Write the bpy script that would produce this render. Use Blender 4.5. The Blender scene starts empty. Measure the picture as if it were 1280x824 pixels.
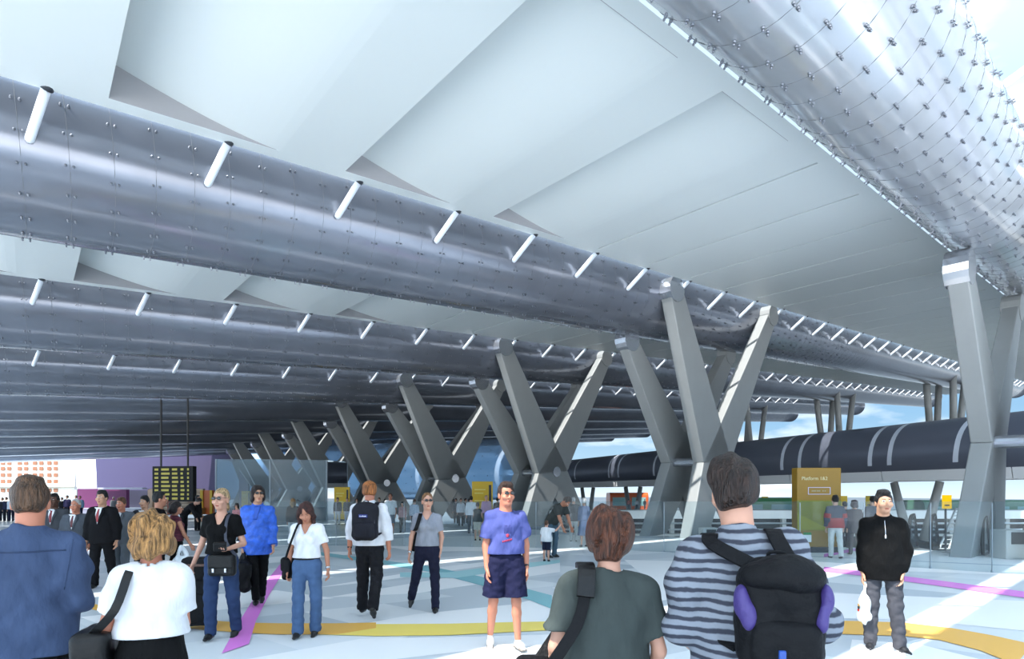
import bpy, bmesh, math, random
import numpy as np
from mathutils import Vector, Matrix
random.seed(7); np.random.seed(7)
scene = bpy.context.scene
COL = scene.collection
F = 700.0; HZ = 617.0; EYE = 1.65          # focal length in pixels, horizon row, eye height

# ------------------------------------------------------------------ helpers
def lin(c):
    return tuple((x/12.92 if x <= .04045 else ((x+.055)/1.055)**2.4) for x in [v/255. for v in c])
MATS = {}
def mat(name, rgb, rough=.5, metal=0., spec=.5, noise=0., nscale=8., stretch=(1,1,1), bump=0., bscale=40., coat=0., emit=0.):
    if name in MATS: return MATS[name]
    m = bpy.data.materials.new(name); m.use_nodes = True
    nt = m.node_tree; b = nt.nodes['Principled BSDF']
    c = lin(rgb) + (1,)
    b.inputs['Base Color'].default_value = c
    b.inputs['Roughness'].default_value = rough
    b.inputs['Metallic'].default_value = metal
    b.inputs['Specular IOR Level'].default_value = spec
    if coat: b.inputs['Coat Weight'].default_value = coat
    if emit:
        b.inputs['Emission Color'].default_value = c; b.inputs['Emission Strength'].default_value = emit
    if noise or bump:
        tc = nt.nodes.new('ShaderNodeTexCoord'); mp = nt.nodes.new('ShaderNodeMapping')
        mp.inputs['Scale'].default_value = stretch
        nt.links.new(tc.outputs['Object'], mp.inputs['Vector'])
        if noise:
            n = nt.nodes.new('ShaderNodeTexNoise'); n.inputs['Scale'].default_value = nscale
            n.inputs['Detail'].default_value = 4
            nt.links.new(mp.outputs['Vector'], n.inputs['Vector'])
            r = nt.nodes.new('ShaderNodeValToRGB')
            r.color_ramp.elements[0].position = .3; r.color_ramp.elements[1].position = .7
            r.color_ramp.elements[0].color = tuple(x*(1-noise) for x in c[:3])+(1,)
            r.color_ramp.elements[1].color = tuple(min(1, x*(1+noise)) for x in c[:3])+(1,)
            nt.links.new(n.outputs['Fac'], r.inputs['Fac']); nt.links.new(r.outputs['Color'], b.inputs['Base Color'])
        if bump:
            n2 = nt.nodes.new('ShaderNodeTexNoise'); n2.inputs['Scale'].default_value = bscale
            n2.inputs['Detail'].default_value = 3
            nt.links.new(mp.outputs['Vector'], n2.inputs['Vector'])
            bp = nt.nodes.new('ShaderNodeBump'); bp.inputs['Strength'].default_value = bump
            bp.inputs['Distance'].default_value = .03
            nt.links.new(n2.outputs['Fac'], bp.inputs['Height']); nt.links.new(bp.outputs['Normal'], b.inputs['Normal'])
    MATS[name] = m
    return m
def glass(name, tint=(235,245,250), white=.06, gloss=.25, rough=.02):
    if name in MATS: return MATS[name]
    m = bpy.data.materials.new(name); m.use_nodes = True; nt = m.node_tree
    for n in list(nt.nodes): nt.nodes.remove(n)
    out = nt.nodes.new('ShaderNodeOutputMaterial')
    tr = nt.nodes.new('ShaderNodeBsdfTransparent'); tr.inputs[0].default_value = lin(tint)+(1,)
    gl = nt.nodes.new('ShaderNodeBsdfGlossy'); gl.inputs['Roughness'].default_value = rough
    di = nt.nodes.new('ShaderNodeBsdfDiffuse'); di.inputs[0].default_value = lin((225,235,240))+(1,)
    fr = nt.nodes.new('ShaderNodeFresnel'); fr.inputs['IOR'].default_value = 1.35
    mu = nt.nodes.new('ShaderNodeMath'); mu.operation = 'MULTIPLY'; mu.inputs[1].default_value = gloss*2
    m1 = nt.nodes.new('ShaderNodeMixShader'); m2 = nt.nodes.new('ShaderNodeMixShader')
    m1.inputs[0].default_value = white
    L = nt.links.new
    L(tr.outputs[0], m1.inputs[1]); L(di.outputs[0], m1.inputs[2])
    L(fr.outputs[0], mu.inputs[0]); L(mu.outputs[0], m2.inputs[0])
    L(m1.outputs[0], m2.inputs[1]); L(gl.outputs[0], m2.inputs[2]); L(m2.outputs[0], out.inputs[0])
    MATS[name] = m
    return m

def link(o, parent=None):
    COL.objects.link(o)
    if parent: o.parent = parent
    return o
def mesh_obj(name, verts, faces, mats, parent=None, smooth=False, midx=None):
    me = bpy.data.meshes.new(name); me.from_pydata([tuple(map(float, v)) for v in verts], [], [tuple(map(int, f)) for f in faces])
    if not isinstance(mats, (list, tuple)): mats = [mats]
    for m in mats: me.materials.append(m)
    if midx is not None: me.polygons.foreach_set('material_index', [int(i) for i in midx])
    if smooth: me.polygons.foreach_set('use_smooth', [True]*len(me.polygons))
    me.update()
    return link(bpy.data.objects.new(name, me), parent)
def tag(o, label=None, cat=None, group=None, kind=None):
    if label: o['label'] = label
    if cat: o['category'] = cat
    if group: o['group'] = group
    if kind: o['kind'] = kind
    return o
def empty(name, loc=(0,0,0), rz=0., label=None, cat=None, group=None):
    o = bpy.data.objects.new(name, None); o.empty_display_size = .2
    o.location = loc; o.rotation_euler = (0, 0, rz); link(o)
    return tag(o, label, cat, group)

class MB:
    """collects shapes for one mesh"""
    def __init__(s): s.v = []; s.f = []; s.m = []
    def add(s, v, f, m=0):
        b = len(s.v); s.v += [tuple(x) for x in v]; s.f += [tuple(i+b for i in q) for q in f]; s.m += [m]*len(f)
        return s
    def hexa(s, a, m=0):       # 8 corners: bottom loop 0-3, top loop 4-7
        return s.add(a, [(3,2,1,0),(4,5,6,7),(0,1,5,4),(1,2,6,5),(2,3,7,6),(3,0,4,7)], m)
    def box(s, x0, x1, y0, y1, z0, z1, m=0):
        return s.hexa([(x0,y0,z0),(x1,y0,z0),(x1,y1,z0),(x0,y1,z0),(x0,y0,z1),(x1,y0,z1),(x1,y1,z1),(x0,y1,z1)], m)
    def tube(s, pts, r, n=10, m=0, cap=True, closed=False):
        pts = [Vector(p) for p in pts]; rs = r if isinstance(r, (list, tuple)) else [r]*len(pts)
        rings = []; up = Vector((0,0,1)); N = len(pts)
        prev = None
        for i, p in enumerate(pts):
            if closed: d = pts[(i+1) % N]-pts[i-1]
            else: d = pts[min(i+1, N-1)]-pts[max(i-1, 0)]
            d.normalize()
            a = (prev - d*prev.dot(d)) if prev is not None else d.cross(up if abs(d.z) < .95 else Vector((1,0,0)))
            if a.length < 1e-6: a = d.orthogonal()
            a.normalize(); prev = a; b = d.cross(a)
            rings.append([p+(a*math.cos(2*math.pi*j/n)+b*math.sin(2*math.pi*j/n))*rs[i] for j in range(n)])
        v = [q for r_ in rings for q in r_]; f = []
        R = N if closed else N-1
        for i in range(R):
            k = (i+1) % N
            for j in range(n): f.append((i*n+j, i*n+(j+1) % n, k*n+(j+1) % n, k*n+j))
        if cap and not closed:
            f.append(tuple(range(n))[::-1]); f.append(tuple((N-1)*n+j for j in range(n)))
        return s.add(v, f, m)
    def prism(s, poly, off, m=0):     # polygon of 3d points extruded by a vector
        n = len(poly); off = Vector(off); a = [Vector(p) for p in poly]
        return s.add(a+[p+off for p in a], [tuple(range(n))[::-1], tuple(range(n, 2*n))]+[(i, (i+1) % n, n+(i+1) % n, n+i) for i in range(n)], m)
    def ball(s, c, r, n=10, k=6, sc=(1,1,1), m=0):
        v = []; f = []
        for i in range(k+1):
            th = math.pi*i/k
            for j in range(n):
                ph = 2*math.pi*j/n
                v.append((c[0]+r*sc[0]*math.sin(th)*math.cos(ph), c[1]+r*sc[1]*math.sin(th)*math.sin(ph), c[2]+r*sc[2]*math.cos(th)))
        for i in range(k):
            for j in range(n): f.append((i*n+j, (i+1)*n+j, (i+1)*n+(j+1) % n, i*n+(j+1) % n))
        return s.add(v, f, m)
    def obj(s, name, mats, parent=None, smooth=False, bevel=0.):
        o = mesh_obj(name, s.v, s.f, mats, parent, smooth, s.m)
        if bevel:
            b = o.modifiers.new('bevel', 'BEVEL'); b.width = bevel; b.segments = 2; b.limit_method = 'ANGLE'
        return o

def floor_pt(px, py, z=0.):                # ground point seen at a pixel of the photograph
    Y = F*(EYE-z)/(py-HZ); return ((px-640)*Y/F, Y, z)
def at(px, py, Y):
    return Vector(((px-640)*Y/F, Y, EYE+(HZ-py)*Y/F))

# roof frame: the roof rows run along U (rising away to the right), step along V
U = np.array([812,700,89.]); U /= np.linalg.norm(U)
Vv = np.array([-600,700,27.]); Vv -= U*(U@Vv); Vv /= np.linalg.norm(Vv)
W = np.cross(U, Vv)
def RF(s, t, h): 
    p = U*s+Vv*t+W*h
    return (p[0], p[1], p[2]+EYE)
def proj(p):
    return 640+F*p[0]/p[1], HZ-F*(p[2]-EYE)/p[1]

# ------------------------------------------------------------------ camera, world, light
cam = bpy.data.cameras.new('camera'); co = bpy.data.objects.new('camera', cam); COL.objects.link(co)
cam.sensor_width = 36; cam.sensor_fit = 'HORIZONTAL'; cam.lens = F/1280*36
cam.shift_y = (HZ-412)/1280
co.location = (0,0,EYE); co.rotation_euler = (math.pi/2,0,0); cam.clip_end = 2000; cam.clip_start = .05
scene.camera = co
vs = scene.view_settings; vs.view_transform = 'Standard'; vs.look = 'None'; vs.gamma = 1; vs.use_curve_mapping = False
vs.exposure = 1.4

wd = bpy.data.worlds.new('sky'); scene.world = wd; wd.use_nodes = True; nt = wd.node_tree
bg = nt.nodes['Background']
tc = nt.nodes.new('ShaderNodeTexCoord'); sx = nt.nodes.new('ShaderNodeSeparateXYZ'); rp = nt.nodes.new('ShaderNodeValToRGB')
mr = nt.nodes.new('ShaderNodeMapRange'); mr.inputs[1].default_value = -1; mr.inputs[2].default_value = 1
nt.links.new(tc.outputs['Generated'], sx.inputs[0]); nt.links.new(sx.outputs['Z'], mr.inputs[0]); nt.links.new(mr.outputs[0], rp.inputs[0])
el = rp.color_ramp.elements
def dv(c, k): return tuple(x*k for x in lin(c))+(1,)
el[0].position = 0; el[0].color = dv((246,248,250), 1)  # bright below the horizon, added to light the ceilings from below
el[1].position = 1; el[1].color = dv((192,214,238), .85)
for p, c, k in ((.47,(244,247,250),1),(.495,(212,230,244),.34),(.52,(190,224,246),.25),(.56,(158,206,244),.24),(.68,(156,202,242),.36)):
    e = el.new(p); e.color = dv(c, k)
cn = nt.nodes.new('ShaderNodeTexNoise'); cn.inputs['Scale'].default_value = 4; cn.inputs['Detail'].default_value = 6
mpn = nt.nodes.new('ShaderNodeMapping'); mpn.inputs['Scale'].default_value = (1,1,3.5)
nt.links.new(tc.outputs['Generated'], mpn.inputs[0]); nt.links.new(mpn.outputs[0], cn.inputs['Vector'])
cr = nt.nodes.new('ShaderNodeValToRGB'); cr.color_ramp.elements[0].position = .5; cr.color_ramp.elements[1].position = .68
nt.links.new(cn.outputs['Fac'], cr.inputs[0])
mx = nt.nodes.new('ShaderNodeMixRGB'); mx.inputs[2].default_value = (.36,.37,.38,1)
nt.links.new(cr.outputs[0], mx.inputs[0]); nt.links.new(rp.outputs[0], mx.inputs[1]); 
# the half of the sky around the sun (behind the camera) is brighter than the half facing away from it
dt = nt.nodes.new('ShaderNodeVectorMath'); dt.operation = 'DOT_PRODUCT'; dt.inputs[1].default_value = (-U[0],-U[1],0)
m2 = nt.nodes.new('ShaderNodeMapRange'); m2.inputs[1].default_value = -.75; m2.inputs[2].default_value = .75; m2.inputs[3].default_value = .7; m2.inputs[4].default_value = 1.55
nt.links.new(tc.outputs['Generated'], dt.inputs[0]); nt.links.new(dt.outputs['Value'], m2.inputs[0])
m3 = nt.nodes.new('ShaderNodeVectorMath'); m3.operation = 'SCALE'
nt.links.new(mx.outputs[0], m3.inputs[0]); nt.links.new(m2.outputs[0], m3.inputs['Scale']); nt.links.new(m3.outputs[0], bg.inputs[0])
bg.inputs[1].default_value = 2.3

def sun(name, direction, energy, angle, color=(1,1,1)):
    l = bpy.data.lights.new(name, 'SUN'); l.energy = energy; l.angle = math.radians(angle); l.color = color
    o = bpy.data.objects.new(name, l); COL.objects.link(o)
    o.rotation_euler = Vector(direction).to_track_quat('-Z', 'Y').to_euler()
    return o
sd = U*.50 - W*.86 + Vv*.03
sun('sun', sd, 3.6, .6, (1,.97,.92))

# ------------------------------------------------------------------ materials
M_ceil = mat('white_ceiling_panel', (214,220,219), .45)
M_seam = mat('panel_joint', (92,96,100), .7)
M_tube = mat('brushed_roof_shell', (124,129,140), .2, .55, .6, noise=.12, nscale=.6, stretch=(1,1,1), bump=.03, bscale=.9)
M_tube0 = mat('silver_roof_shell', (182,186,192), .16, .5, .6, noise=.1, nscale=.6, bump=.03, bscale=.9)  # same shell as the others, coloured lighter for the light from outside
M_bolt = mat('bolt_steel', (120,124,132), .3, .8)
M_strut = mat('strut_paint', (214,222,230), .35)
M_strutd = mat('strut_socket', (50,54,60), .4)
M_col = mat('column_paint', (134,137,137), .5, noise=.03, nscale=2)
M_pin = mat('pin_steel', (180,184,190), .2, .8)
M_brd = mat('bridge_shell', (96,102,116), .35, .3, noise=.05, nscale=.5)
M_brl = mat('bridge_soffit', (205,208,210), .5)
M_glass = glass('clear_balustrade_glass', (236,243,245), .025, .2)
M_dark = mat('dark_metal', (38,42,48), .4, .3)
M_conc = mat('pale_concrete', (178,180,178), .7, noise=.06, nscale=2)
M_black = mat('black_rubber', (18,18,20), .5)
M_white = mat('white_paint', (236,238,238), .5)
# ------------------------------------------------------------------ floor
def tile_mat():
    m = bpy.data.materials.new('polished_floor_tile'); m.use_nodes = True; nt = m.node_tree; b = nt.nodes['Principled BSDF']
    tc = nt.nodes.new('ShaderNodeTexCoord'); mp = nt.nodes.new('ShaderNodeMapping')
    mp.inputs['Rotation'].default_value = (0,0,math.radians(-41)); mp.inputs['Scale'].default_value = (1/1.3,1/.9,1)
    nt.links.new(tc.outputs['Object'], mp.inputs[0])
    fl = nt.nodes.new('ShaderNodeVectorMath'); fl.operation = 'FLOOR'; nt.links.new(mp.outputs[0], fl.inputs[0])
    wn = nt.nodes.new('ShaderNodeTexWhiteNoise'); nt.links.new(fl.outputs[0], wn.inputs['Vector'])
    r = nt.nodes.new('ShaderNodeValToRGB'); e = r.color_ramp.elements
    r.color_ramp.interpolation = 'CONSTANT'
    e[0].position = 0; e[0].color = lin((206,213,219))+(1,)
    e[1].position = .32; e[1].color = lin((216,222,227))+(1,)
    for p, c in ((.6,(226,231,234)),(.8,(198,206,213)),(.92,(236,239,241))):
        q = e.new(p); q.color = lin(c)+(1,)
    nt.links.new(wn.outputs['Value'], r.inputs[0]); nt.links.new(r.outputs[0], b.inputs['Base Color'])
    b.inputs['Roughness'].default_value = .24; b.inputs['Specular IOR Level'].default_value = .22
    return m
fm = [tile_mat(),
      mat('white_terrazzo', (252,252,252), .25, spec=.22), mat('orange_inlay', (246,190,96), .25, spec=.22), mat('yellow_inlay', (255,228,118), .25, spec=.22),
      mat('magenta_inlay', (238,140,228), .25, spec=.22), mat('teal_inlay', (140,196,204), .25, spec=.22), mat('pale_teal_inlay', (176,222,226), .25, spec=.22),
      mat('floor_slab_edge', (120,124,126), .7)]
EDGE = [(60,13.6),(26,14.6)]+[floor_pt(x,y)[:2] for x,y in ((1150,688),(1000,682),(900,673),(760,669),(690,664),(600,657),(480,652),(330,649))]+[(-30,40),(-34,78),(-110,78)]
fb = MB()
poly = [(60,-5,0)]+[(x,y,0) for x,y in EDGE]+[(-110,-5,0)]
fb.prism(poly, (0,0,-.35), 0)
ZI = [0]
def fpoly(px, m, z=.002):
    ZI[0] += .00025; z = .0008+ZI[0]
    fb.add([(*floor_pt(x,y)[:2], z) for x,y in px], [tuple(range(len(px)))], m)
def fband(top, bot, m, z=.002):       # strip between two pixel polylines, ground points
    n = len(top); v = [(*floor_pt(*p)[:2], z) for p in top]+[(*floor_pt(*p)[:2], z) for p in bot]
    fb.add(v, [(i, n+i, n+i+1, i+1) for i in range(n-1)], m)
# white wedges, flat pieces just above the tiles
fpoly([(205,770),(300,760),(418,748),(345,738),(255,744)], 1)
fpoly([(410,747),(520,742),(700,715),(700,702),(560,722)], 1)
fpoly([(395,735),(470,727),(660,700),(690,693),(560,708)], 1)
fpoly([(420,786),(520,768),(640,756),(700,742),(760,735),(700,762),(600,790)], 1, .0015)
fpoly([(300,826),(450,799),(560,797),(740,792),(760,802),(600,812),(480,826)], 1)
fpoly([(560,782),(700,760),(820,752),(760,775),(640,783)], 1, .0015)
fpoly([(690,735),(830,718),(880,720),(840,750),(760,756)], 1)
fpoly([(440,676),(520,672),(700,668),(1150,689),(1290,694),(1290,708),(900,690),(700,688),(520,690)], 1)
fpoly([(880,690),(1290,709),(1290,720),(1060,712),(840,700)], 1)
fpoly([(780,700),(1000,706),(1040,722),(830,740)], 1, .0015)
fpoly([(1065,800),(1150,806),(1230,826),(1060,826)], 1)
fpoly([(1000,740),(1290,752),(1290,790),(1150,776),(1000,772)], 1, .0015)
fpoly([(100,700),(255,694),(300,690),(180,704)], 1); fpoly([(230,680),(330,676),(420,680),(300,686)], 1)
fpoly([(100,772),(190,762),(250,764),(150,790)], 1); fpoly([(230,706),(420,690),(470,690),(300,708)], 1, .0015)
# coloured routes
fband([(70,746),(110,754),(160,765),(230,774),(300,779),(350,780),(420,780),(470,779)],
      [(70,753),(110,761),(160,774),(230,786),(300,792),(350,794),(420,794),(470,786)], 2, .0080)
fband([(400,785),(470,781),(560,780.5),(640,778.5),(720,777),(800,776)],[(400,794),(470,796),(560,795),(640,791),(720,787),(800,786)], 3, .0074)
fband([(760,776),(900,776),(1000,776),(1065,777),(1130,779),(1190,786),(1240,795),(1290,806)],
      [(760,787),(900,789),(1000,791),(1065,794),(1130,796),(1175,801),(1225,814),(1270,832)], 2, .0078)
fband([(277,818),(299,778),(324,738),(350,706),(372,684)],[(311,806),(320,777),(336,745),(354,716),(376,688)], 4, .0086)
fband([(1030,709),(1100,717),(1180,727),(1295,742)],[(1030,715),(1100,723),(1180,734),(1295,750)], 4, .0070)
fband([(1030,693),(1055,688),(1085,683)],[(1030,697),(1055,692),(1085,686.5)], 4, .0070)
fband([(396,690),(480,701),(540,709),(600,721),(660,737),(690,745)],[(396,694),(480,706),(540,716),(600,732),(660,750),(690,762)], 5, .0066)
fband([(500,716),(560,716),(620,708),(700,700)],[(500,722),(570,723),(640,713),(700,704)], 6, .0068)
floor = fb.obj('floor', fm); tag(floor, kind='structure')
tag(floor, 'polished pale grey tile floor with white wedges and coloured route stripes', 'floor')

# ------------------------------------------------------------------ roof: ceilings and shells
S0, S1 = -9.0, 97.0
NB = 9
TC = lambda k: 12.6+9*(k-1) if k else 2.85     # shell centre across the rows
HCt = lambda k: 5.32-.42*(k-1) if k else 5.30
HCe = lambda k: 5.5-.39*(k-1)
RT = [1.05]+[1.34]*12
def ceil_strip(k):
    a, b, h = 4.4+9*(k-1), 10.7+9*(k-1), HCe(k)
    if k == 0: a, b = -3.2, 1.35
    if k > 1: a += .75
    bd = .28; mb = MB()
    s_edges = [S0]; prof = []
    cof = [(-2.28,.6),(1.38,.56),(5.10,.5),(8.76,.42)] if k else []
    # plain panels between coffers as thick slab pieces; recesses follow a falling curve
    def slab(s0, s1, t0, t1, hb, m=0, top=.75):
        mb.hexa([RF(s0,t0,h+hb),RF(s1,t0,h+hb),RF(s1,t1,h+hb),RF(s0,t1,h+hb),RF(s0,t0,h+top),RF(s1,t0,h+top),RF(s1,t1,h+top),RF(s0,t1,h+top)], m)
    slab(S0, S1, a, a+bd, 0); slab(S0, S1, b-bd, b, 0)
    if k: slab(S0, S1, b-.1, b, .75, 0, 2.3); slab(S0, S1, b+.62, b+3.75, 1.75, 0, 2.0)   # unseen upstand and cover, added to darken shell tops; slit left for sun
    cur = S0; seams = [12.52+2.36*i for i in range(36)]
    for s, d in cof:
        slab(cur, s, a+bd, b-bd, 0)
        n = 14; L = 2.5
        xs = [s+L*i/n for i in range(n+1)]; hs = [d*(1-i/n)**1.5 for i in range(n+1)]
        for i in range(n):
            v = [RF(xs[i],a+bd,h+hs[i]),RF(xs[i+1],a+bd,h+hs[i+1]),RF(xs[i+1],b-bd,h+hs[i+1]),RF(xs[i],b-bd,h+hs[i])]
            v += [RF(xs[i],a+bd,h+.75),RF(xs[i+1],a+bd,h+.75),RF(xs[i+1],b-bd,h+.75),RF(xs[i],b-bd,h+.75)]
            mb.hexa(v, 0)
        for i in range(n):      # recess end walls, coloured grey to stand for their shade
            for t0, t1 in ((b-bd-.012, b-bd), (a+bd, a+bd+.012)):
                mb.hexa([RF(xs[i],t0,h+.004),RF(xs[i+1],t0,h+.004),RF(xs[i+1],t1,h+.004),RF(xs[i],t1,h+.004),RF(xs[i],t0,h+hs[i]+.02),RF(xs[i+1],t0,h+hs[i+1]+.02),RF(xs[i+1],t1,h+hs[i+1]+.02),RF(xs[i],t1,h+hs[i]+.02)], 2)
        cur = s+L
    for s in seams:
        if not k: break
        slab(cur, s-.035, a+bd, b-bd, 0); slab(s-.035, s+.035, a+bd, b-bd, .06, 1); cur = s+.035
    slab(cur, S1, a+bd, b-bd, 0)
    o = mb.obj('ceiling', [M_ceil, M_seam, mat('grey_end_panel', (150,150,153), .5)]); tag(o, kind='structure')
    return o
ords = ['right edge','nearest full','second nearest','third nearest','fourth nearest','fifth nearest','sixth nearest','seventh nearest','farthest']
for k in range(NB): tag(ceil_strip(k), 'flat white ceiling strip between roof shells, %s' % ords[k], 'ceiling')

bolt_me = None
def bolt_mesh(lod):
    mb = MB(); r = .016
    mb.tube([(0,0,-.01),(0,0,.02)], r*1.25, 8 if lod else 5)
    mb.ball((0,0,.035), r, 8 if lod else 5, 4 if lod else 3)
    return mb
def shell(k):
    tc_, hc, r = TC(k), HCt(k), RT[k]
    n = 40; mb = MB(); N = 24; s0, s1 = S0-3, [98,98,98,96,94.5,93,93,93,93][k]
    v = []
    for i in range(N+1):
        s = s0+(s1-s0)*i/N
        for j in range(n):
            a = 2*math.pi*j/n; v.append(RF(s, tc_+r*math.cos(a), hc+r*math.sin(a)))
    f = [(i*n+j, i*n+(j+1) % n, (i+1)*n+(j+1) % n, (i+1)*n+j) for i in range(N) for j in range(n)]
    f += [tuple(range(n)), tuple(N*n+j for j in range(n))[::-1]]
    lab = ['large silvery roof shell with bolts crossing the upper right corner','long grey bolted roof shell, nearest one crossing left to right',
           'long grey bolted roof shell, second one behind the nearest','dark grey roof shell, third one back','dark roof shell, fourth one back',
           'dark roof shell, fifth one back','dark roof shell, sixth one back','dark roof shell, seventh one back','dark roof shell, last one at the back'][k]
    root = empty('roof_shell', RF(20, tc_, hc), 0, lab, 'roof', 'long roof shells'); bpy.context.view_layer.update()
    ox = Vector(RF(20, tc_, hc))
    def put(mbx, name, mats, parent=root, smooth=False):
        mbx.v = [tuple(Vector(p)-ox) for p in mbx.v]; return mbx.obj(name, mats, parent, smooth)
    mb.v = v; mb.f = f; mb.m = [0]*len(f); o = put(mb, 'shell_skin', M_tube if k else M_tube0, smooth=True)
    for p in o.data.polygons:
        if len(p.vertices) > 4: p.use_smooth = False
    # joints running round the shell
    if k <= 3:
        jm = MB(); step = .585
        for i in range(int((42 if k < 3 else 26)/step)):
            s = -2.6+i*step
            jm.tube([RF(s, tc_+(r+.001)*math.cos(math.radians(a)), hc+(r+.001)*math.sin(math.radians(a))) for a in range(130, 312, 10)] if k else
                    [RF(s, tc_+(r+.001)*math.cos(math.radians(a)), hc+(r+.001)*math.sin(math.radians(a))) for a in range(120, 345, 10)], .0035, 4, cap=False)
        put(jm, 'panel_joint', M_seam)
        # bolt pairs
        pts = []
        for i in range(int((38 if k < 3 else 20)/step)):
            s = -2.6+i*step
            for j, a in enumerate(range(128, 322, 19) if k else range(110, 350, 17)):
                for ds in (-.05, .05):
                    aa = math.radians(a+(5 if i % 2 else 0)); p = Vector(RF(s+ds, tc_+r*math.cos(aa), hc+r*math.sin(aa)))
                    if p.y < .6: continue
                    q = proj(p)
                    if -20 < q[0] < 1300 and -20 < q[1] < 640:
                        nrm = Vector(Vv*math.cos(aa)+W*math.sin(aa))
                        if nrm.dot(Vector((0,0,EYE))-p) > .0: pts.append((p.y, p, nrm))
        pts.sort(key=lambda t: t[0])
        near = bolt_mesh(1); me = None; rest = MB()
        for idx, (d, p, nrm) in enumerate(pts):
            M = nrm.to_track_quat('Z', 'Y').to_matrix()
            if idx < 100:
                if me is None:
                    me = bpy.data.meshes.new('bolt'); me.from_pydata(near.v, [], near.f); me.materials.append(M_bolt)
                    me.polygons.foreach_set('use_smooth', [True]*len(me.polygons))
                b = bpy.data.objects.new('bolt', me); b.location = p-ox; b.rotation_euler = M.to_euler(); link(b, root)
            else:
                lo = bolt_mesh(0); rest.add([tuple(M@Vector(q)+p) for q in lo.v], lo.f)
        if rest.v: tag(put(rest, 'bolts', M_bolt), kind='stuff')
    # struts to the ceiling edge before the shell
    te, he = (10.7+9*(k-1), HCe(k)) if k else (1.35, HCe(0))
    ns = {0:12, 1:38, 2:38, 3:30}.get(k, 0)
    for i in range(ns):
        s = .64+2.42*i+(.05*k)
        if k == 0: s -= 4.84
        if not k:
            p0, p1 = RF(s, te-.1, he+.05), RF(s-.28, tc_-r*.98+.02, hc+.25)
        else:
            p0, p1 = RF(s, te-.05, he+.06), RF(s-.26, te+.60, he-.55)
        st = MB(); d = Vector(p1)-Vector(p0)
        rr = .062
        st.tube([p0, Vector(p0)+d*.93, Vector(p0)+d*.975, p1], [rr, rr, rr*.85, rr*.45], 12)
        st.tube([Vector(p0)-d*.05, Vector(p0)+d*.08], rr*1.35, 12, m=1)
        so = put(st, 'strut', [M_strut, M_strutd], smooth=True)
    return root
for k in range(NB): shell(k)

# ------------------------------------------------------------------ X columns
def xcolumn(k, sc, label, short=False, group='crossed columns under the roof shells'):
    tc_, hc = TC(k)-(.45 if k == 0 else .45), HCt(k)-.2
    zf = lambda s, t: -(EYE+U[2]*s+Vv[2]*t)/W[2]        # roof-frame height of the floor
    hw = -.75-.42*(k-1)
    o0 = Vector(RF(sc, tc_, zf(sc, tc_)))
    root = empty('crossed_column', o0, 0, label, 'column', group)
    def hx(name, b, t, m=M_col):
        mb = MB().hexa([tuple(Vector(RF(*p))-o0) for p in b+t]); return mb.obj(name, m, root, bevel=.03)
    def q(s0, s1, t0, t1, h): return [(s0,t0,h),(s1,t0,h),(s1,t1,h),(s0,t1,h)]
    for side in (-1, 1):
        tw, tt, tb = tc_+side*.72, tc_+(-1.06 if side < 0 else .85), tc_+side*.9
        th = .23
        for d in (-1, 1):
            c = sc+d*3.62+(.5 if True else 0)
            tip = hc+(.1 if side < 0 else -1.25)
            arm = hx('arm', q(sc-1.05, sc+1.05, tw-th, tw+th, hw), q(c-.42, c+.42, tt-th*.9, tt+th*.9, tip))
            # rounded shiny cap at the tip
            cp = MB(); cp.tube([tuple(Vector(RF(c, tt-th*1.05, tip))-o0), tuple(Vector(RF(c, tt+th*1.05, tip))-o0)], .43, 16)
            cp.obj('tip_cap', M_pin if d < 0 else M_col, arm, smooth=False)
            cb = sc+d*1.75
            zb = zf(cb, tb)
            hx('leg', q(cb-.62, cb+.62, tb-th, tb+th, zb), q(sc-1.05, sc+1.05, tw-th, tw+th, hw))
        pm = MB(); pm.tube([tuple(Vector(RF(sc+.2, tw-side*-th-.02*side+0, hw))-o0), tuple(Vector(RF(sc+.2, tw+side*(th+.06), hw))-o0)], .26, 18)
        pm.obj('disc', M_pin, root)
    pn = MB(); pn.tube([tuple(Vector(RF(sc-.75, tc_-.8, hw))-o0), tuple(Vector(RF(sc-.75, tc_+.8, hw))-o0)], .17, 14)
    pn.obj('pin', M_pin, root, smooth=False)
    return root
cl = ['massive grey crossed column at the right edge beside the escalators','grey crossed column behind the man in the striped shirt','grey crossed column behind the man in blue shorts',
      'dark crossed column behind the woman in the grey top','dark crossed column left of the backpacker','dark crossed column seen through the glass pavilion',
      'small dark crossed column at the far left end of the row','farthest small crossed column beside the departure board']
for k in range(8): xcolumn(k, 20.25, cl[k])
# ------------------------------------------------------------------ bridge tube
A = Vector((26.5, 8.6, 0)); 
B0 = at(1210, 559, 24.0); B1 = at(745, 588, 50.7)
dr = (B1-B0); dr.z = 0; dr.normalize()
sd_ = Vector((dr.y, -dr.x, 0))                      # towards the right/back
if sd_.x < 0: sd_ = -sd_
bz = 3.62; RB = 1.28
def BR(l, a, b): p = Vector((B0.x, B0.y, 0))+dr*l+sd_*a; return (p.x, p.y, bz+b)
br = empty('tube_bridge', BR(0,0,0), 0, 'long grey rounded tube bridge running behind the columns', 'bridge'); bo = Vector(BR(0,0,0))
def bput(mb, name, m, smooth=True, parent=br):
    mb.v = [tuple(Vector(p)-bo) for p in mb.v]; return mb.obj(name, m, parent, smooth)
prof = [(math.cos(math.radians(a)), math.sin(math.radians(a))) for a in range(0, 360, 9)]
def bp(c, s): return (RB*1.15*math.copysign(abs(c)**.75, c), RB*math.copysign(abs(s)**.9, s))
def bring(l, k=1.): return [BR(l, bp(c,s)[0]*k, bp(c,s)[1]*k) for c, s in prof]
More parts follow.
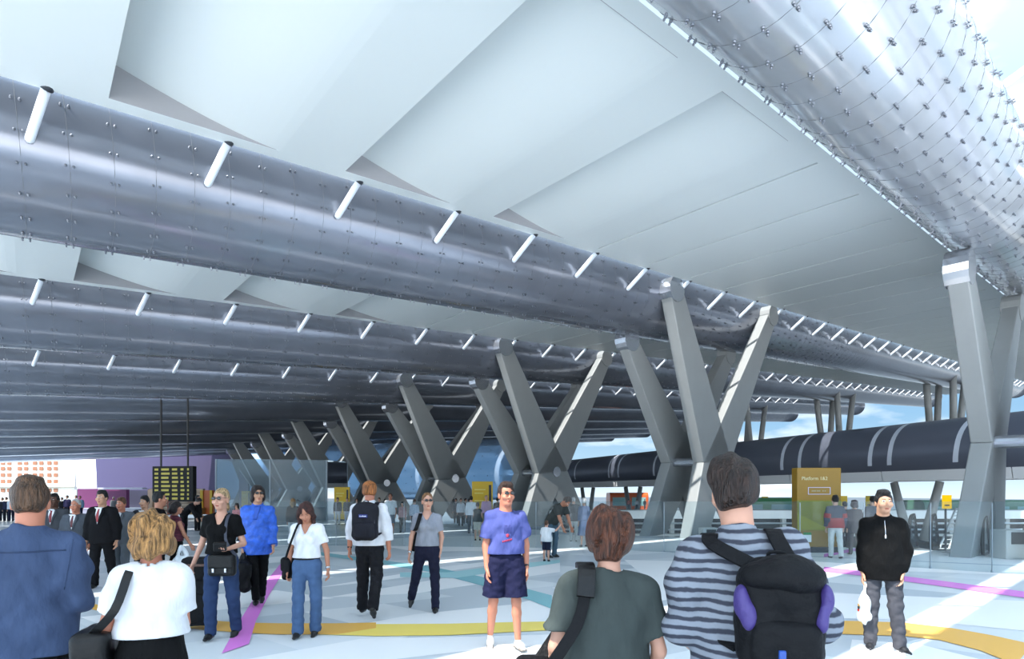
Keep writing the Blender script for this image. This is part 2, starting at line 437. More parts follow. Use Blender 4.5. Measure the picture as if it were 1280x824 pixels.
def loft(rings, cap=True):
    n = len(rings[0]); mb = MB(); mb.v = [p for r in rings for p in r]
    mb.f = [(i*n+j, i*n+(j+1) % n, (i+1)*n+(j+1) % n, (i+1)*n+j) for i in range(len(rings)-1) for j in range(n)]
    if cap: mb.f += [tuple(range(n))[::-1], tuple((len(rings)-1)*n+j for j in range(n))]
    mb.m = [0]*len(mb.f); return mb
LE = 43.0
rings = [bring(-22+(LE+22)*i/30) for i in range(31)]+[bring(LE+RB*1.6*math.sin(math.radians(x)), math.cos(math.radians(x))) for x in (15,30,45,60,72,82)]
bput(loft(rings), 'bridge_shell', M_brd)
bs = MB()
for l0 in range(-22, 43, 5):
    bs.hexa([BR(l0,-1.0,-RB-.12),BR(l0+4.96,-1.0,-RB-.12),BR(l0+4.96,1.0,-RB-.12),BR(l0,1.0,-RB-.12),BR(l0,-1.15,-RB+.42),BR(l0+4.96,-1.15,-RB+.42),BR(l0+4.96,1.15,-RB+.42),BR(l0,1.15,-RB+.42)])
bput(bs, 'soffit', M_brl, False)
M_streak = mat('pale_bridge_band', (196,204,216), .4)  # sun streaks falling through the roof slits, painted as pale strips
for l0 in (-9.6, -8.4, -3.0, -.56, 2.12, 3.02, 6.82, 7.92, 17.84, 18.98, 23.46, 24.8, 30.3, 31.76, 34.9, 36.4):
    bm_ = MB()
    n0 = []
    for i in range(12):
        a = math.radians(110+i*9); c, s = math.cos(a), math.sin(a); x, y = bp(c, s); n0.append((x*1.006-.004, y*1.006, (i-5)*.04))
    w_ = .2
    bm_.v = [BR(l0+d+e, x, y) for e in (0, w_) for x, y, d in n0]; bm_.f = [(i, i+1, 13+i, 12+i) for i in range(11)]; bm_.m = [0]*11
    bput(bm_, 'pale_band', M_streak, True)
# slanting supports under and over the bridge
for i, l in enumerate((-12, -1.5, 2.2, 17.5, 24, 31, 38)):
    t = empty('bridge_prop', BR(l,0,-RB-1.0-bz+EYE-.4), 0, 'slanted grey V prop holding up the tube bridge, number %s along it' % ['one','two','three','four','five','six','seven'][i], 'prop', 'V props below the tube bridge')
    t['label'] = 'slanted grey V prop below the tube bridge'
    o0 = Vector(t.location)
    for d in (-1, 1):
        mb = MB(); p0 = Vector(BR(l+d*.35, .2, 0)); p0.z = -.5; p1 = Vector(BR(l+d*1.0, .2, -RB-.16))
        mb.tube([p0-o0, p1-o0], [.22,.17], 10); mb.obj('strut', M_col, t, True)
sc_i = 0
for k in (0, 1, 2, 3):
    for s in (62.0,):
        o0 = Vector(RF(s, TC(k), HCt(k)-3.4)); t = empty('roof_prop', o0, 0, 'slim grey V prop standing on the tube bridge, under the %s roof shell' % ['nearest right','nearest','second','third'][k], 'prop', 'V props between bridge and roof')
        for tt in (-.8,.8):
            for d in (-1, 1):
                mb = MB(); mb.tube([Vector(RF(s+d*.9, TC(k)+tt, HCt(k)-6.2))-o0, Vector(RF(s+d*2.3, TC(k)+tt*1.2, HCt(k)-.2))-o0], [.3,.26], 10)
                mb.ball(Vector(RF(s+d*2.3, TC(k)+tt*1.2, HCt(k)-.2))-o0, .27, 10, 6); mb.obj('arm', M_col, t, True)

# ------------------------------------------------------------------ glass balustrade
gl = [floor_pt(x, y)[:2] for x, y in ((1320,722),(1240,716),(1163,711),(1080,706),(1000,701),(915,695),(830,690),(750,687),(670,685),(590,684),(505,683),(420,682),(330,682))]
gr = empty('glass_balustrade', (*gl[6],0), 0, 'head-high clear glass balustrade crossing the hall behind the walkers', 'balustrade')
o0 = Vector((*gl[6],0))
for i in range(len(gl)-1):
    a, b = Vector((*gl[i],0)), Vector((*gl[i+1],0)); d = (b-a).normalized()*.012; n = Vector((-d.y, d.x, 0))*.6
    a2, b2 = a+d, b-d; mb = MB(); z1 = EYE-10*a.y/F; z2 = EYE-10*b.y/F
    mb.hexa([tuple(p-o0) for p in (a2-n, b2-n, b2+n, a2+n)]+[tuple(p-o0+Vector((0,0,z))) for p, z in ((a2-n,z1),(b2-n,z2),(b2+n,z2),(a2+n,z1))])
    mb.obj('glass_panel', M_glass, gr)
    if i:
        fx = MB(); fx.box(a.x-.012-o0.x, a.x+.012-o0.x, a.y-.02-o0.y, a.y+.02-o0.y, 0, .05); fx.box(a.x-.006-o0.x, a.x+.006-o0.x, a.y-.01-o0.y, a.y+.01-o0.y, .05, z1*.98)
        fx.obj('clamp_post', mat('clamp_steel',(150,160,168),.3,.6), gr)

# ------------------------------------------------------------------ lower level beyond the floor edge
lg = MB(); lg.box(-150, 400, 13, 700, -3.3, -3.0); o = lg.obj('floor_lower', mat('dark_lower_floor', (70,74,76), .6, noise=.15, nscale=.4)); tag(o, 'dark lower level floor beyond the hall edge', 'floor', kind='structure')
# platform deck
pd = empty('platform_deck', (14,31,0), 0, 'pale raised platform deck behind the balustrade with dark openings below', 'platform')
mb = MB(); mb.box(-12, 46, -1, 5, .42, .62); mb.obj('deck_slab', M_conc, pd)
mb = MB(); mb.box(-12, 46, -1.05, -1.0, .30, .74); mb.obj('deck_edge', M_white, pd)
mb = MB(); mb.box(-12, 46, -.9, -.7, -3.0, -1.6); mb.box(-12, 46, 3.6, 3.8, -3, .4); mb.obj('lower_wall', M_dark, pd)
for z in (.05, -.28):
    mb = MB(); mb.tube([(-12,-1.0,z),(46,-1.0,z)], .05, 8); mb.obj('rail', mat('rail_steel',(190,196,200),.3,.5), pd)
mb = MB(); mb.box(-12,46,-1.3,-.9,-.62,-.5); mb.obj('ledge', M_conc, pd)
for i in range(20):
    mb = MB(); x = -11.5+i*3; mb.box(x, x+.22, -.95, -.7, -1.6, .42); mb.obj('post', M_conc, pd)
# green and orange trains standing beyond the deck
def train(x0, x1, y, z0, z1, c, label):
    t = empty('train_carriage', (x0, y, z0), 0, label, 'train', 'parked trains')
    mb = MB(); n = 10; L = x1-x0; w = 2.6; h = z1-z0; r = .45
    prof = [(0,0)]+[(0,h-r)]+[(r-r*math.cos(math.radians(a)), h-r+r*math.sin(math.radians(a))) for a in (22,45,67,90)]+[(w-r+r*math.sin(math.radians(a)), h-r+r*math.cos(math.radians(a))) for a in (22,45,67,90)]+[(w,0)]
    mb.prism([(0,p[0],p[1]) for p in prof], (L,0,0)); mb.obj('carriage_body', mat(label[:12]+'_paint', c, .35, noise=.05), t)
    wn = MB()
    k = int(L/2)
    for i in range(k): 
        w_ = MB(); w_.box(.3+i*L/k, .3+(i+.72)*L/k, -.02, .03, h*.45, h*.8); w_.obj('window', mat('train_window',(150,190,190),.1,0,.8), t)
    s = MB(); s.box(0, L, -.025, .03, h*.22, h*.3); s.obj('stripe', M_white, t)
train(13.6, 22.5, 39.6, -1.0, 1.35, (76,140,92), 'green train carriage with pale windows, left of the big yellow sign')
train(28.0, 44.0, 38.0, -1.0, 1.2, (84,128,104), 'grey green train carriage to the right of the big yellow sign')
train(11.2, 15.6, 64.0, -1.0, 1.75, (222,104,56), 'orange train carriage far away below the tube bridge')

# ------------------------------------------------------------------ yellow signs
M_yel = mat('yellow_sign_paint', (222,178,0), .4); M_sgn = mat('white_sign_letters', (240,232,190), .5)
def text(body, size, loc, parent, m, name='lettering', rz=0.):
    c = bpy.data.curves.new(name, 'FONT'); c.body = body; c.size = size; c.extrude = .004; c.align_x = 'LEFT'
    o = bpy.data.objects.new(name, c); link(o); dg = bpy.context.evaluated_depsgraph_get(); dg.update()
    me = bpy.data.meshes.new_from_object(o.evaluated_get(dg)); bpy.data.objects.remove(o); me.materials.clear(); me.materials.append(m)
    ob = bpy.data.objects.new(name, me); ob.location = loc; ob.rotation_euler = (math.pi/2,0,rz); return link(ob, parent)
Y = 15.6
x0, x1 = (995-640)*Y/F, (1050-640)*Y/F; zt = EYE+(HZ-585)*Y/F; zb = .0
sg = empty('platform_sign', ((x0+x1)/2, Y, 0), 0, 'tall yellow platform sign with white lettering beside the red jacket man', 'sign')
w2 = (x1-x0)/2
mb = MB(); mb.box(-w2, w2, -.06, .25, .16, zt); mb.obj('sign_panel', mat('ochre_sign_paint', (140,104,0), .4), sg, bevel=.02)
mb = MB(); mb.box(-w2*.96, w2*.96, -.02, .22, 0, .16); mb.obj('plinth', M_dark, sg)
text('Platform 1&2', .135, (-w2*.8, -.065, zt-.34), sg.children[0], mat('sign_letter_grey',(206,196,150),.5))
mb = MB(); bw, bh = w2*.48, .085; zc = zt-.64; e = .016
for a in ((-bw,bw,zc-bh-e,zc-bh),(-bw,bw,zc+bh,zc+bh+e),(-bw-e,-bw,zc-bh-e,zc+bh+e),(bw,bw+e,zc-bh-e,zc+bh+e)): mb.box(a[0],a[1],-.068,-.06,a[2],a[3])
mb.obj('frame_line', mat('sign_frame_lilac',(190,184,210),.5), sg)
for i, (a_, b_) in enumerate(((-.72,-.3),(-.24,.1),(.3,.42),(.5,.62))):
    mb = MB(); mb.box(bw*a_,bw*b_,-.064,-.06,zc-.02,zc+.015); mb.obj('text_line', mat('sign_letter_dim',(150,140,110),.5), sg)
# lower part and wedge coloured for the tint of the glass in front
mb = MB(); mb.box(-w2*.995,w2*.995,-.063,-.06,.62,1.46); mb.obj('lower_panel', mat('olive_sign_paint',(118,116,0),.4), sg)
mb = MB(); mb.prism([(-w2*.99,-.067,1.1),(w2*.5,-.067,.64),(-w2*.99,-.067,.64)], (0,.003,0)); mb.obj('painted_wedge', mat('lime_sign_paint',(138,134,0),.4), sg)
mb = MB(); mb.box(-w2*.72,-w2*.36,-.07,-.06,.3,.5); mb.obj('notice_paper', M_white, sg); mb = MB(); mb.box(-w2*.72,-w2*.36,-.072,-.06,.5,.57); mb.obj('notice_header', mat('notice_green',(40,130,60),.5), sg)
def ysign(px0, px1, py0, py1, Y, label, plinth=True, wide=True):
    x0, x1 = (px0-640)*Y/F, (px1-640)*Y/F; zt = EYE+(HZ-py0)*Y/F; zb = EYE+(HZ-py1)*Y/F
    t = empty('yellow_sign', ((x0+x1)/2, Y, zb), 0, label, 'sign', 'small yellow signs'); w = (x1-x0)/2; h = zt-zb
    mb = MB(); mb.box(-w,w,-.05,.12,.08,h); mb.obj('sign_panel', M_yel, t, bevel=.015)
    mb = MB(); mb.box(-w*.9,w*.9,-.03,.1,0,.09); mb.obj('plinth', M_dark, t)
    for i, f in enumerate((.8,.72,.55)):
        mb = MB(); mb.box(-w*.75, w*(.1 if i else .3), -.056, -.05, h*f, h*f+h*.028); mb.obj('text_line', mat('sign_letter_pale',(236,214,110),.5), t)
    if wide: mb = MB(); mb.box(w*.62,w*.86,-.056,-.05,h*.3,h*.92); mb.obj('dark_slot', M_dark, t)
    return t
ysign(590, 616, 602, 657, 29.5, 'yellow sign with a dark slot between the grey top woman and blue tee man')
ysign(418, 437, 609, 651, 34, 'yellow sign behind the two standing figures left of the backpacker')
ysign(302, 313, 614, 640, 38, 'small yellow sign seen between the black tee woman and blue silk shirt')
for px0, px1, py0, py1, Y, l in ((952,960,621,635,40,'tiny yellow panel to the left of the tall platform sign'),(1051,1059,620,634,36,'tiny yellow panel just right of the tall platform sign'),
        (1082,1091,620,635,40,'tiny yellow panel behind the man in grey'),(1178,1189,619,636,17.5,'yellow hanging notice above the escalator steps')):
    x0, x1 = (px0-640)*Y/F, (px1-640)*Y/F; zt = EYE+(HZ-py0)*Y/F; zb = EYE+(HZ-py1)*Y/F; t = empty('yellow_notice', ((x0+x1)/2, Y, zb), 0, l, 'sign', 'tiny yellow panels')
    w = (x1-x0)/2; h = zt-zb; mb = MB(); mb.box(-w,w,-.02,.02,0,h); mb.obj('panel', M_yel, t); mb = MB(); mb.box(-w*.6,w*.5,-.025,-.02,h*.2,h*.3); mb.obj('text_line', M_dark, t)
    mb = MB(); mb.tube([(0,.05,-zb-3 if Y > 30 else -zb-1.5),(0,.05,h*.9)], .03, 6); mb.obj('post', M_dark, t)

# ------------------------------------------------------------------ escalators at the right
def escalator(px, Y, label, scale=1.):
    x = (px-640)*Y/F
    t = empty('escalator', (x, Y, 0), math.radians(-6), label, 'escalator', 'escalators at the hall edge')
    for sx in (-.29, .29):
        hb = MB(); pts = []
        for a in range(200, 20, -20): pass
        loop = [(0,.02),(-.12,.35),(-.05,.8),(.12,.95),(.42,.98),(.55,.9),(.95,.08),(.9,0.0),(.3,-.02)]
        # smooth the loop
        L = [Vector((sx+p[0]*.0, 0, 0)) for p in loop]
        P = []
        n = len(loop)
        for i in range(n):
            p0, p1, p2, p3 = [Vector(loop[(i+j-1) % n]) for j in range(4)]
            for q in range(4):
                u_ = q/4; P.append(.5*((2*p1)+(-p0+p2)*u_+(2*p0-5*p1+4*p2-p3)*u_*u_+(-p0+3*p1-3*p2+p3)*u_**3))
        hb.tube([(sx+p.x*.55, p.x*.6, p.y*scale+.03) for p in P], .045, 8, closed=True); hb.obj('handrail', M_black, t, True)
        gb = MB(); gb.prism([(sx+p.x*.55, p.x*.6, p.y*scale+.03) for p in P[::2]], (.015,-.01,0)); gb.obj('glass_side', M_glass, t)
    mb = MB(); mb.box(-.25,.25,-.1,.9,.0,.02); mb.obj('comb_plate', mat('comb_steel',(150,152,156),.35,.7), t)
    for i in range(8):
        mb = MB(); mb.box(-.25,.25,.9+i*.36,1.24+i*.36,-.25-.18*i,-.05-.18*i); mb.obj('step', M_dark, t)
    return t
escalator(1214, 14.9, 'black-railed escalator entrance at the foot of the right column')
escalator(1151, 16.3, 'black-railed escalator entrance just right of the black jacket man')
# gangway ladder rising beyond the edge
gw = empty('gangway', at(1195, 686, 18.5), 0, 'steep pale metal gangway with ladder rails beside the column foot', 'stairs'); o0 = Vector(gw.location)
p0, p1 = at(1186, 686, 18.6), at(1205, 636, 21.5)
for dx in (-.32, 0, .32):
    mb = MB(); mb.tube([p0-o0+Vector((dx,0,0)), p1-o0+Vector((dx,0,0))], .035, 8); mb.obj('rail', mat('gangway_steel',(186,190,192),.35,.4), gw, True)
for i in range(11):
    p = p0.lerp(p1, i/10); mb = MB(); mb.tube([p-o0+Vector((-.32,0,0)), p-o0+Vector((.32,0,0))], .02, 6); mb.obj('rung', M_conc, gw)
# small square hatches on column feet / kiosks
for px, py, Y, l in ((1272,668,14.0,'dark square ticket gate box beside the right column foot'),(889,664,19.2,'dark square ticket gate box near the middle column foot')):
    x, z = (px-640)*Y/F, EYE+(HZ-py)*Y/F
    t = empty('ticket_gate', (x, Y, 0), 0, l, 'gate', 'ticket gates')
    mb = MB(); mb.box(-.28,.28,0,.5,0,z+.1); mb.obj('cabinet', M_conc, t, bevel=.02); mb = MB(); mb.box(-.16,.16,-.02,0,z-.25,z+.05); mb.obj('reader', M_dark, t)

# ------------------------------------------------------------------ far glass wall (blue) behind the columns
M_bgl = glass('blue_glazing', (186,212,234), .38, .3)
M_bgl.node_tree.nodes['Diffuse BSDF'].inputs[0].default_value = lin((186,206,228))+(1,)
gw_ = MB(); P0, P1 = at(300, 610, 78), at(652, 612, 62); n = 14
rows = []
for j in range(13):
    a = math.radians(-50+j*11); rows.append((4.2*math.cos(a)-2.2, 4.6+4.0*math.sin(a)))
dd = (P1-P0); dd.z = 0; nn = Vector((dd.y, -dd.x, 0)).normalized()
if nn.y > 0: nn = -nn
for i in range(n+1):
    p = P0+dd*i/n
    for off, z in rows: gw_.v.append((p.x+nn.x*off, p.y+nn.y*off, z-.6))
R_ = len(rows)
gw_.f = [(i*R_+j, (i+1)*R_+j, (i+1)*R_+j+1, i*R_+j+1) for i in range(n) for j in range(R_-1)]; gw_.m = [0]*len(gw_.f)
wl = gw_.obj('wall_far', M_bgl, None, True); wl.modifiers.new('s','SOLIDIFY').thickness = .2
tag(wl, 'curved blue glazed wall far behind the columns', 'wall', kind='structure')
dm = MB()
for i in range(26):
    for j in range(1, 12, 1):
        p = P0+dd*(i+.5*(j % 2))/26; off, z = rows[j]; dm.ball((p.x+nn.x*(off+.06), p.y+nn.y*(off+.06), z-.6), .06, 6, 3)
# glazing bolts belong to the wall
do = dm.obj('glazing_bolts', M_bolt, wl); tag(do, kind='stuff')

# ------------------------------------------------------------------ glass pavilion
M_pav = glass('pavilion_glass', (205,220,228), .16, .5)
pv = empty('glass_pavilion', (*floor_pt(340, 652)[:2], 0), 0, 'transparent glass walled pavilion standing in front of the far columns', 'pavilion'); o0 = Vector(pv.location)
Yp = o0.y
def pvp(px, z, dy=0): return Vector(((px-640)*Yp/F, Yp+dy, z))-o0
zt = EYE+(HZ-574)*Yp/F
for a, b, d0, d1 in ((270,335,0,.3),(335,400,.3,1.2),(400,414,1.2,3.2),(270,262,0,3.5)):
    p, q = pvp(a,0,d0), pvp(b,0,d1); n = Vector((q.y-p.y, p.x-q.x, 0)).normalized()*.03
    mb = MB(); mb.hexa([p-n,q-n,q+n,p+n]+[x+Vector((0,0,zt)) for x in (p-n,q-n,q+n,p+n)]); mb.obj('glass_wall', M_pav, pv)
mb = MB()
for a, d in ((270,0),(335,.3),(400,1.2),(414,3.2)): 
    p = pvp(a,0,d); mb = MB(); mb.tube([p, p+Vector((0,0,zt))], .05, 8); mb.obj('mullion', mat('mullion_grey',(150,160,168),.4,.3), pv)

mb = MB(); mb.prism([pvp(x,0,d) for x,d in ((262,3.5),(270,0),(335,.3),(400,1.2),(414,3.2))], (0,0,.8)); mb.obj('base_panel', mat('pavilion_base',(84,96,102),.5), pv)

# ------------------------------------------------------------------ departure board
Yb = 26.6; bd = empty('departure_board', at(218, 605, Yb), math.radians(-10), 'dark hanging departure board with rows of yellow text', 'board')
w = 27.5*Yb/F*1.05; h = 22*Yb/F
mb = MB(); mb.box(-w,w,-.12,.12,-h,h); mb.obj('board_case', mat('board_black',(6,6,7),.5,spec=.2), bd, bevel=.02)
M_led = mat('led_text', (150,140,52), .5, emit=.16)
rr = random.Random(3)
WORDS = ['12:05 1','12:17 2','12:24 4','12:31 2','12:40 3','12:52 1','13:05 4','13:11 2']
for i in range(8):
    z = h*.82-i*h*.235
    for a_, b_ in ((-.88,-.7),(-.55,-.2+.1*rr.random()),(-.02,.16+.12*rr.random()),(.4,.5+.1*rr.random()),(.72,.8)):
        mb = MB(); mb.box(w*a_, w*b_, -.126, -.12, z-.055, z+.045); mb.obj('text_block', M_led, bd)
bx_, by_, bz_ = bd.location; ss = U[0]*bx_+U[1]*by_; CT = RF(ss, TC(3), HCt(3)-RT[3])[2]+.04
for dx in (-.66, .66):
    mb = MB(); zc = bd.location.z
    mb.tube([(dx*w,0,h-.02),(dx*w,0,CT-zc)], .045, 6); mb.obj('cable', M_black, bd)

# ------------------------------------------------------------------ far left backdrop: buildings and shops
fa = empty('pale_building', at(50, 640, 120), 0, 'bright cream building with rows of small windows far left outside', 'building'); o0 = Vector(fa.location)
M_cr = mat('cream_stone', (250,240,222), .8, noise=.03, nscale=.3); M_wn = mat('warm_window', (150,96,66), .4)
xa, xb = (-60-640)*120/F-o0.x, (122-640)*120/F-o0.x
mb = MB(); mb.box(xa, xb, 0, 14, -o0.z, 16-o0.z); mb.obj('facade', M_cr, fa)
for j, py in enumerate((579,586,594,602,613)):
    for px in (4,12,25,33,44,52,-12,-4,62,70):
        x = (px-640)*120/F-o0.x; z = EYE+(HZ-py)*120/F-o0.z
        mb = MB(); mb.box(x-.42,x+.42,-.15,.1,z-.4,z+.4); mb.obj('window', M_wn, fa)
mb = MB(); mb.box(xa, xb, -.5, .0, 3.1-o0.z, 3.5-o0.z); mb.obj('cornice', M_cr, fa)
# grey spire fin and leaning pale slab
sp = MB(); p = at(95, 640, 90); sp.add([tuple(at(94.2,578,90)), tuple(at(92,648,90)), tuple(at(97.5,648,90)), tuple(at(95.5,648,91.5))], [(0,1,2),(0,2,3),(0,3,1),(1,3,2)])
o = sp.obj('thin_spire', mat('spire_grey',(120,122,126),.6)); tag(o, 'thin grey pointed spire in front of the bright building', 'spire')
def wallbox(name, pts_px, Y, depth, m, label):
    mb = MB(); mb.prism([tuple(at(x,y,Y)) for x,y in pts_px], (0,depth,0)); o = mb.obj(name, m); tag(o, label, 'wall', kind='structure'); return o
M_pur = mat('violet_wall_paint', (66,58,90), .6, noise=.05, nscale=.1); M_mag = mat('plum_wall_paint', (92,24,74), .6)
wallbox('wall_left', [(119,560),(310,552),(310,634),(122,634)], 70, .6, M_pur, 'tall violet wall beyond the businessmen')
wallbox('wall_pale', [(95,576),(119,575),(122,611),(97,611)], 71, .5, mat('pale_lilac_paint',(244,238,250),.6), 'pale lilac slab left of the violet wall')
wallbox('wall_plum', [(97,611),(158,611),(158,646),(97,646)], 64, .5, M_mag, 'low plum coloured wall behind the businessmen')
wallbox('wall_shade', [(158,613),(186,613),(186,646),(158,646)], 66, .5, mat('dark_slate_paint',(58,58,78),.6), 'dark slate wall next to the plum wall')
wallbox('wall_ledge', [(122,609.5),(178,609.5),(178,612),(122,612)], 63, .8, mat('ledge_grey',(170,168,182),.5), 'thin grey ledge above the plum wall')
wallbox('wall_grey', [(75,612),(96,612),(96,640),(75,640)], 66, .5, mat('grey_pillar_stone',(150,150,146),.7), 'grey stone pillar wall left of the plum wall')
# shop front
def shop_mat():
    m = mat('shop_stone', (192,160,128), .5); nt = m.node_tree; b = nt.nodes['Principled BSDF']
    tc = nt.nodes.new('ShaderNodeTexCoord'); mp = nt.nodes.new('ShaderNodeMapping'); mp.inputs['Scale'].default_value = (.25,.25,2.5)
    n = nt.nodes.new('ShaderNodeTexNoise'); n.inputs['Scale'].default_value = 2.5; n.inputs['Detail'].default_value = 5
    r = nt.nodes.new('ShaderNodeValToRGB'); e = r.color_ramp.elements; e[0].position = .35; e[0].color = lin((120,80,62))+(1,); e[1].position = .62; e[1].color = lin((222,202,176))+(1,)
    nt.links.new(tc.outputs['Object'], mp.inputs[0]); nt.links.new(mp.outputs[0], n.inputs[0]); nt.links.new(n.outputs['Fac'], r.inputs[0]); nt.links.new(r.outputs[0], b.inputs['Base Color']); return m
sh = empty('shop_front', at(222, 640, 44), 0, 'brown stone shop front under the departure board with orange panels', 'shop'); o0 = Vector(sh.location)
def spx(name, x0, x1, y0, y1, m, dy=0., th=.3):
    a = at(x0,y1,44)-o0; b = at(x1,y0,44)-o0; mb = MB(); mb.box(a.x,b.x,dy,dy+th,a.z,b.z); return mb.obj(name, m, sh)
zb_ = HZ+EYE*F/44
spx('shop_wall', 184, 252, 611, zb_, shop_mat(), .2)
spx('red_panel', 208, 221, 625, zb_, mat('shop_red_brown',(150,78,58),.5), .1)
spx('pale_pilaster', 184, 190, 612, zb_, mat('shop_pilaster',(214,178,150),.5), .05); spx('pale_pilaster', 197, 202, 612, zb_, mat('shop_pilaster',(214,178,150),.5), .05)
spx('counter', 232, 256, 635, zb_, mat('shop_counter',(170,130,80),.4), -.4, .5)
spx('orange_panel', 252, 266, 613, zb_, mat('shop_orange',(206,100,36),.4), .1); spx('yellow_strip', 250, 253.5, 613, zb_, M_yel, .0); spx('yellow_strip', 262, 265, 613, zb_, M_yel, .0)
# ------------------------------------------------------------------ figures: signed-distance bodies meshed with surface nets
BIG = 9.
def V3(*a): return np.array(a, float)
class Field:
    """union of soft primitives; every primitive carries a material index"""
    def __init__(s, k=.02): s.p = []; s.k = k; s.cut = []; s.noise = None; s.sub = []
    def cone(s, a, b, ra, rb, m=0, k=None, sq=None, cap=False): s.p.append(('c', np.array(a,float), np.array(b,float), ra, rb, m, s.k if k is None else k, sq, cap)); return s
    def carve(s, a, b, ra, rb): s.sub.append(('c', np.array(a,float), np.array(b,float), ra, rb, 0, 0, None, False)); return s
    def ell(s, c, r, m=0, R=None, k=None): s.p.append(('e', np.array(c,float), np.array(r,float), R, 0, m, s.k if k is None else k, None)); return s
    def box(s, c, r, m=0, R=None, k=None, rd=.02): s.p.append(('b', np.array(c,float), np.array(r,float), R, rd, m, s.k if k is None else k, None)); return s
    def chain(s, pts, rs, m=0, k=None, sq=None):
        for i in range(len(pts)-1): s.cone(pts[i], pts[i+1], rs[i], rs[i+1], m, k, sq)
        return s
    def plane(s, p, n, soft=0.): n = np.array(n,float); s.cut.append((np.array(p,float), n/np.linalg.norm(n))); return s
    def bounds(s):
        lo, hi = [], []
        for q in s.p:
            if q[0] == 'c':
                r = max(q[3], q[4]); lo += [q[1]-r, q[2]-r]; hi += [q[1]+r, q[2]+r]
            else:
                e = q[2].max()*np.ones(3)*(1.75 if q[0] == 'b' else 1) if q[3] is not None else q[2]; lo.append(q[1]-e); hi.append(q[1]+e)
        return np.min(lo,0)-.03, np.max(hi,0)+.03
    def dist(s, q, P):
        t = q[0]
        if t == 'c':
            a, b, ra, rb, sq = q[1], q[2], q[3], q[4], q[7]
            cp = (P-b)@unit(b-a) if q[8] else None
            if sq is not None:               # flattened cross section: (unit direction, factor)
                d0, f = sq; P = P+np.multiply.outer((P-a)@d0*(1/f-1), d0); b = b+d0*((b-a)@d0*(1/f-1))
            ab = b-a; L = ab@ab+1e-9; h = np.clip(((P-a)@ab)/L, 0, 1)
            D = P-a-np.multiply.outer(h, ab); d = np.sqrt((D*D).sum(-1))-(ra+(rb-ra)*h)
            d = d*(.8 if sq is not None else 1)
            return d if cp is None else np.maximum(d, cp)
        if t == 'e':
            D = P-q[1]
            if q[3] is not None: D = D@q[3]
            k0 = np.sqrt(((D/q[2])**2).sum(-1)); k1 = np.sqrt(((D/q[2]**2)**2).sum(-1))+1e-9
            return k0*(k0-1)/k1
        D = P-q[1]
        if q[3] is not None: D = D@q[3]
        Q = np.abs(D)-(q[2]-q[4])
        return np.sqrt((np.maximum(Q,0)**2).sum(-1))+np.minimum(Q.max(-1),0)-q[4]
    def grid(s, h, lo=None, hi=None):
        if lo is None: lo, hi = s.bounds()
        n = np.ceil((hi-lo)/h).astype(int)+1
        ax = [lo[i]+h*np.arange(n[i]) for i in range(3)]
        Fv = np.full(n, BIG); L = np.zeros(n, np.int8)
        for q in s.p:
            if q[0] == 'c': r = max(q[3], q[4]); a = np.minimum(q[1], q[2])-r; b = np.maximum(q[1], q[2])+r
            else:
                e = q[2].max()*np.ones(3)*(1.75 if q[0] == 'b' else 1) if q[3] is not None else q[2]; a = q[1]-e; b = q[1]+e
            pad = q[6]+h*2.5
            i0 = np.maximum(((a-pad-lo)/h).astype(int), 0); i1 = np.minimum(((b+pad-lo)/h).astype(int)+2, n)
            if (i1 <= i0).any(): continue
            sl = tuple(slice(x, y) for x, y in zip(i0, i1))
            P = np.stack(np.meshgrid(*[ax[i][sl[i]] for i in range(3)], indexing='ij'), -1)
            d = s.dist(q, P); f = Fv[sl]; k = q[6]
            L[sl] = np.where(d < f, q[5], L[sl])
            if k > 1e-4:
                hh = np.maximum(k-np.abs(d-f), 0)/k; Fv[sl] = np.minimum(d, f)-hh*hh*k*.25
            else: Fv[sl] = np.minimum(d, f)
        for q in s.sub:
            P = np.stack(np.meshgrid(*ax, indexing='ij'), -1); Fv = np.maximum(Fv, -s.dist(q, P))
        if s.noise or s.cut:
            P = np.stack(np.meshgrid(*ax, indexing='ij'), -1)
            if s.noise: Fv = Fv+np.where(np.abs(Fv) < .06, s.noise(P), 0)
            for p, nn in s.cut: Fv = np.maximum(Fv, (P-p)@nn)
        return Fv, L, lo
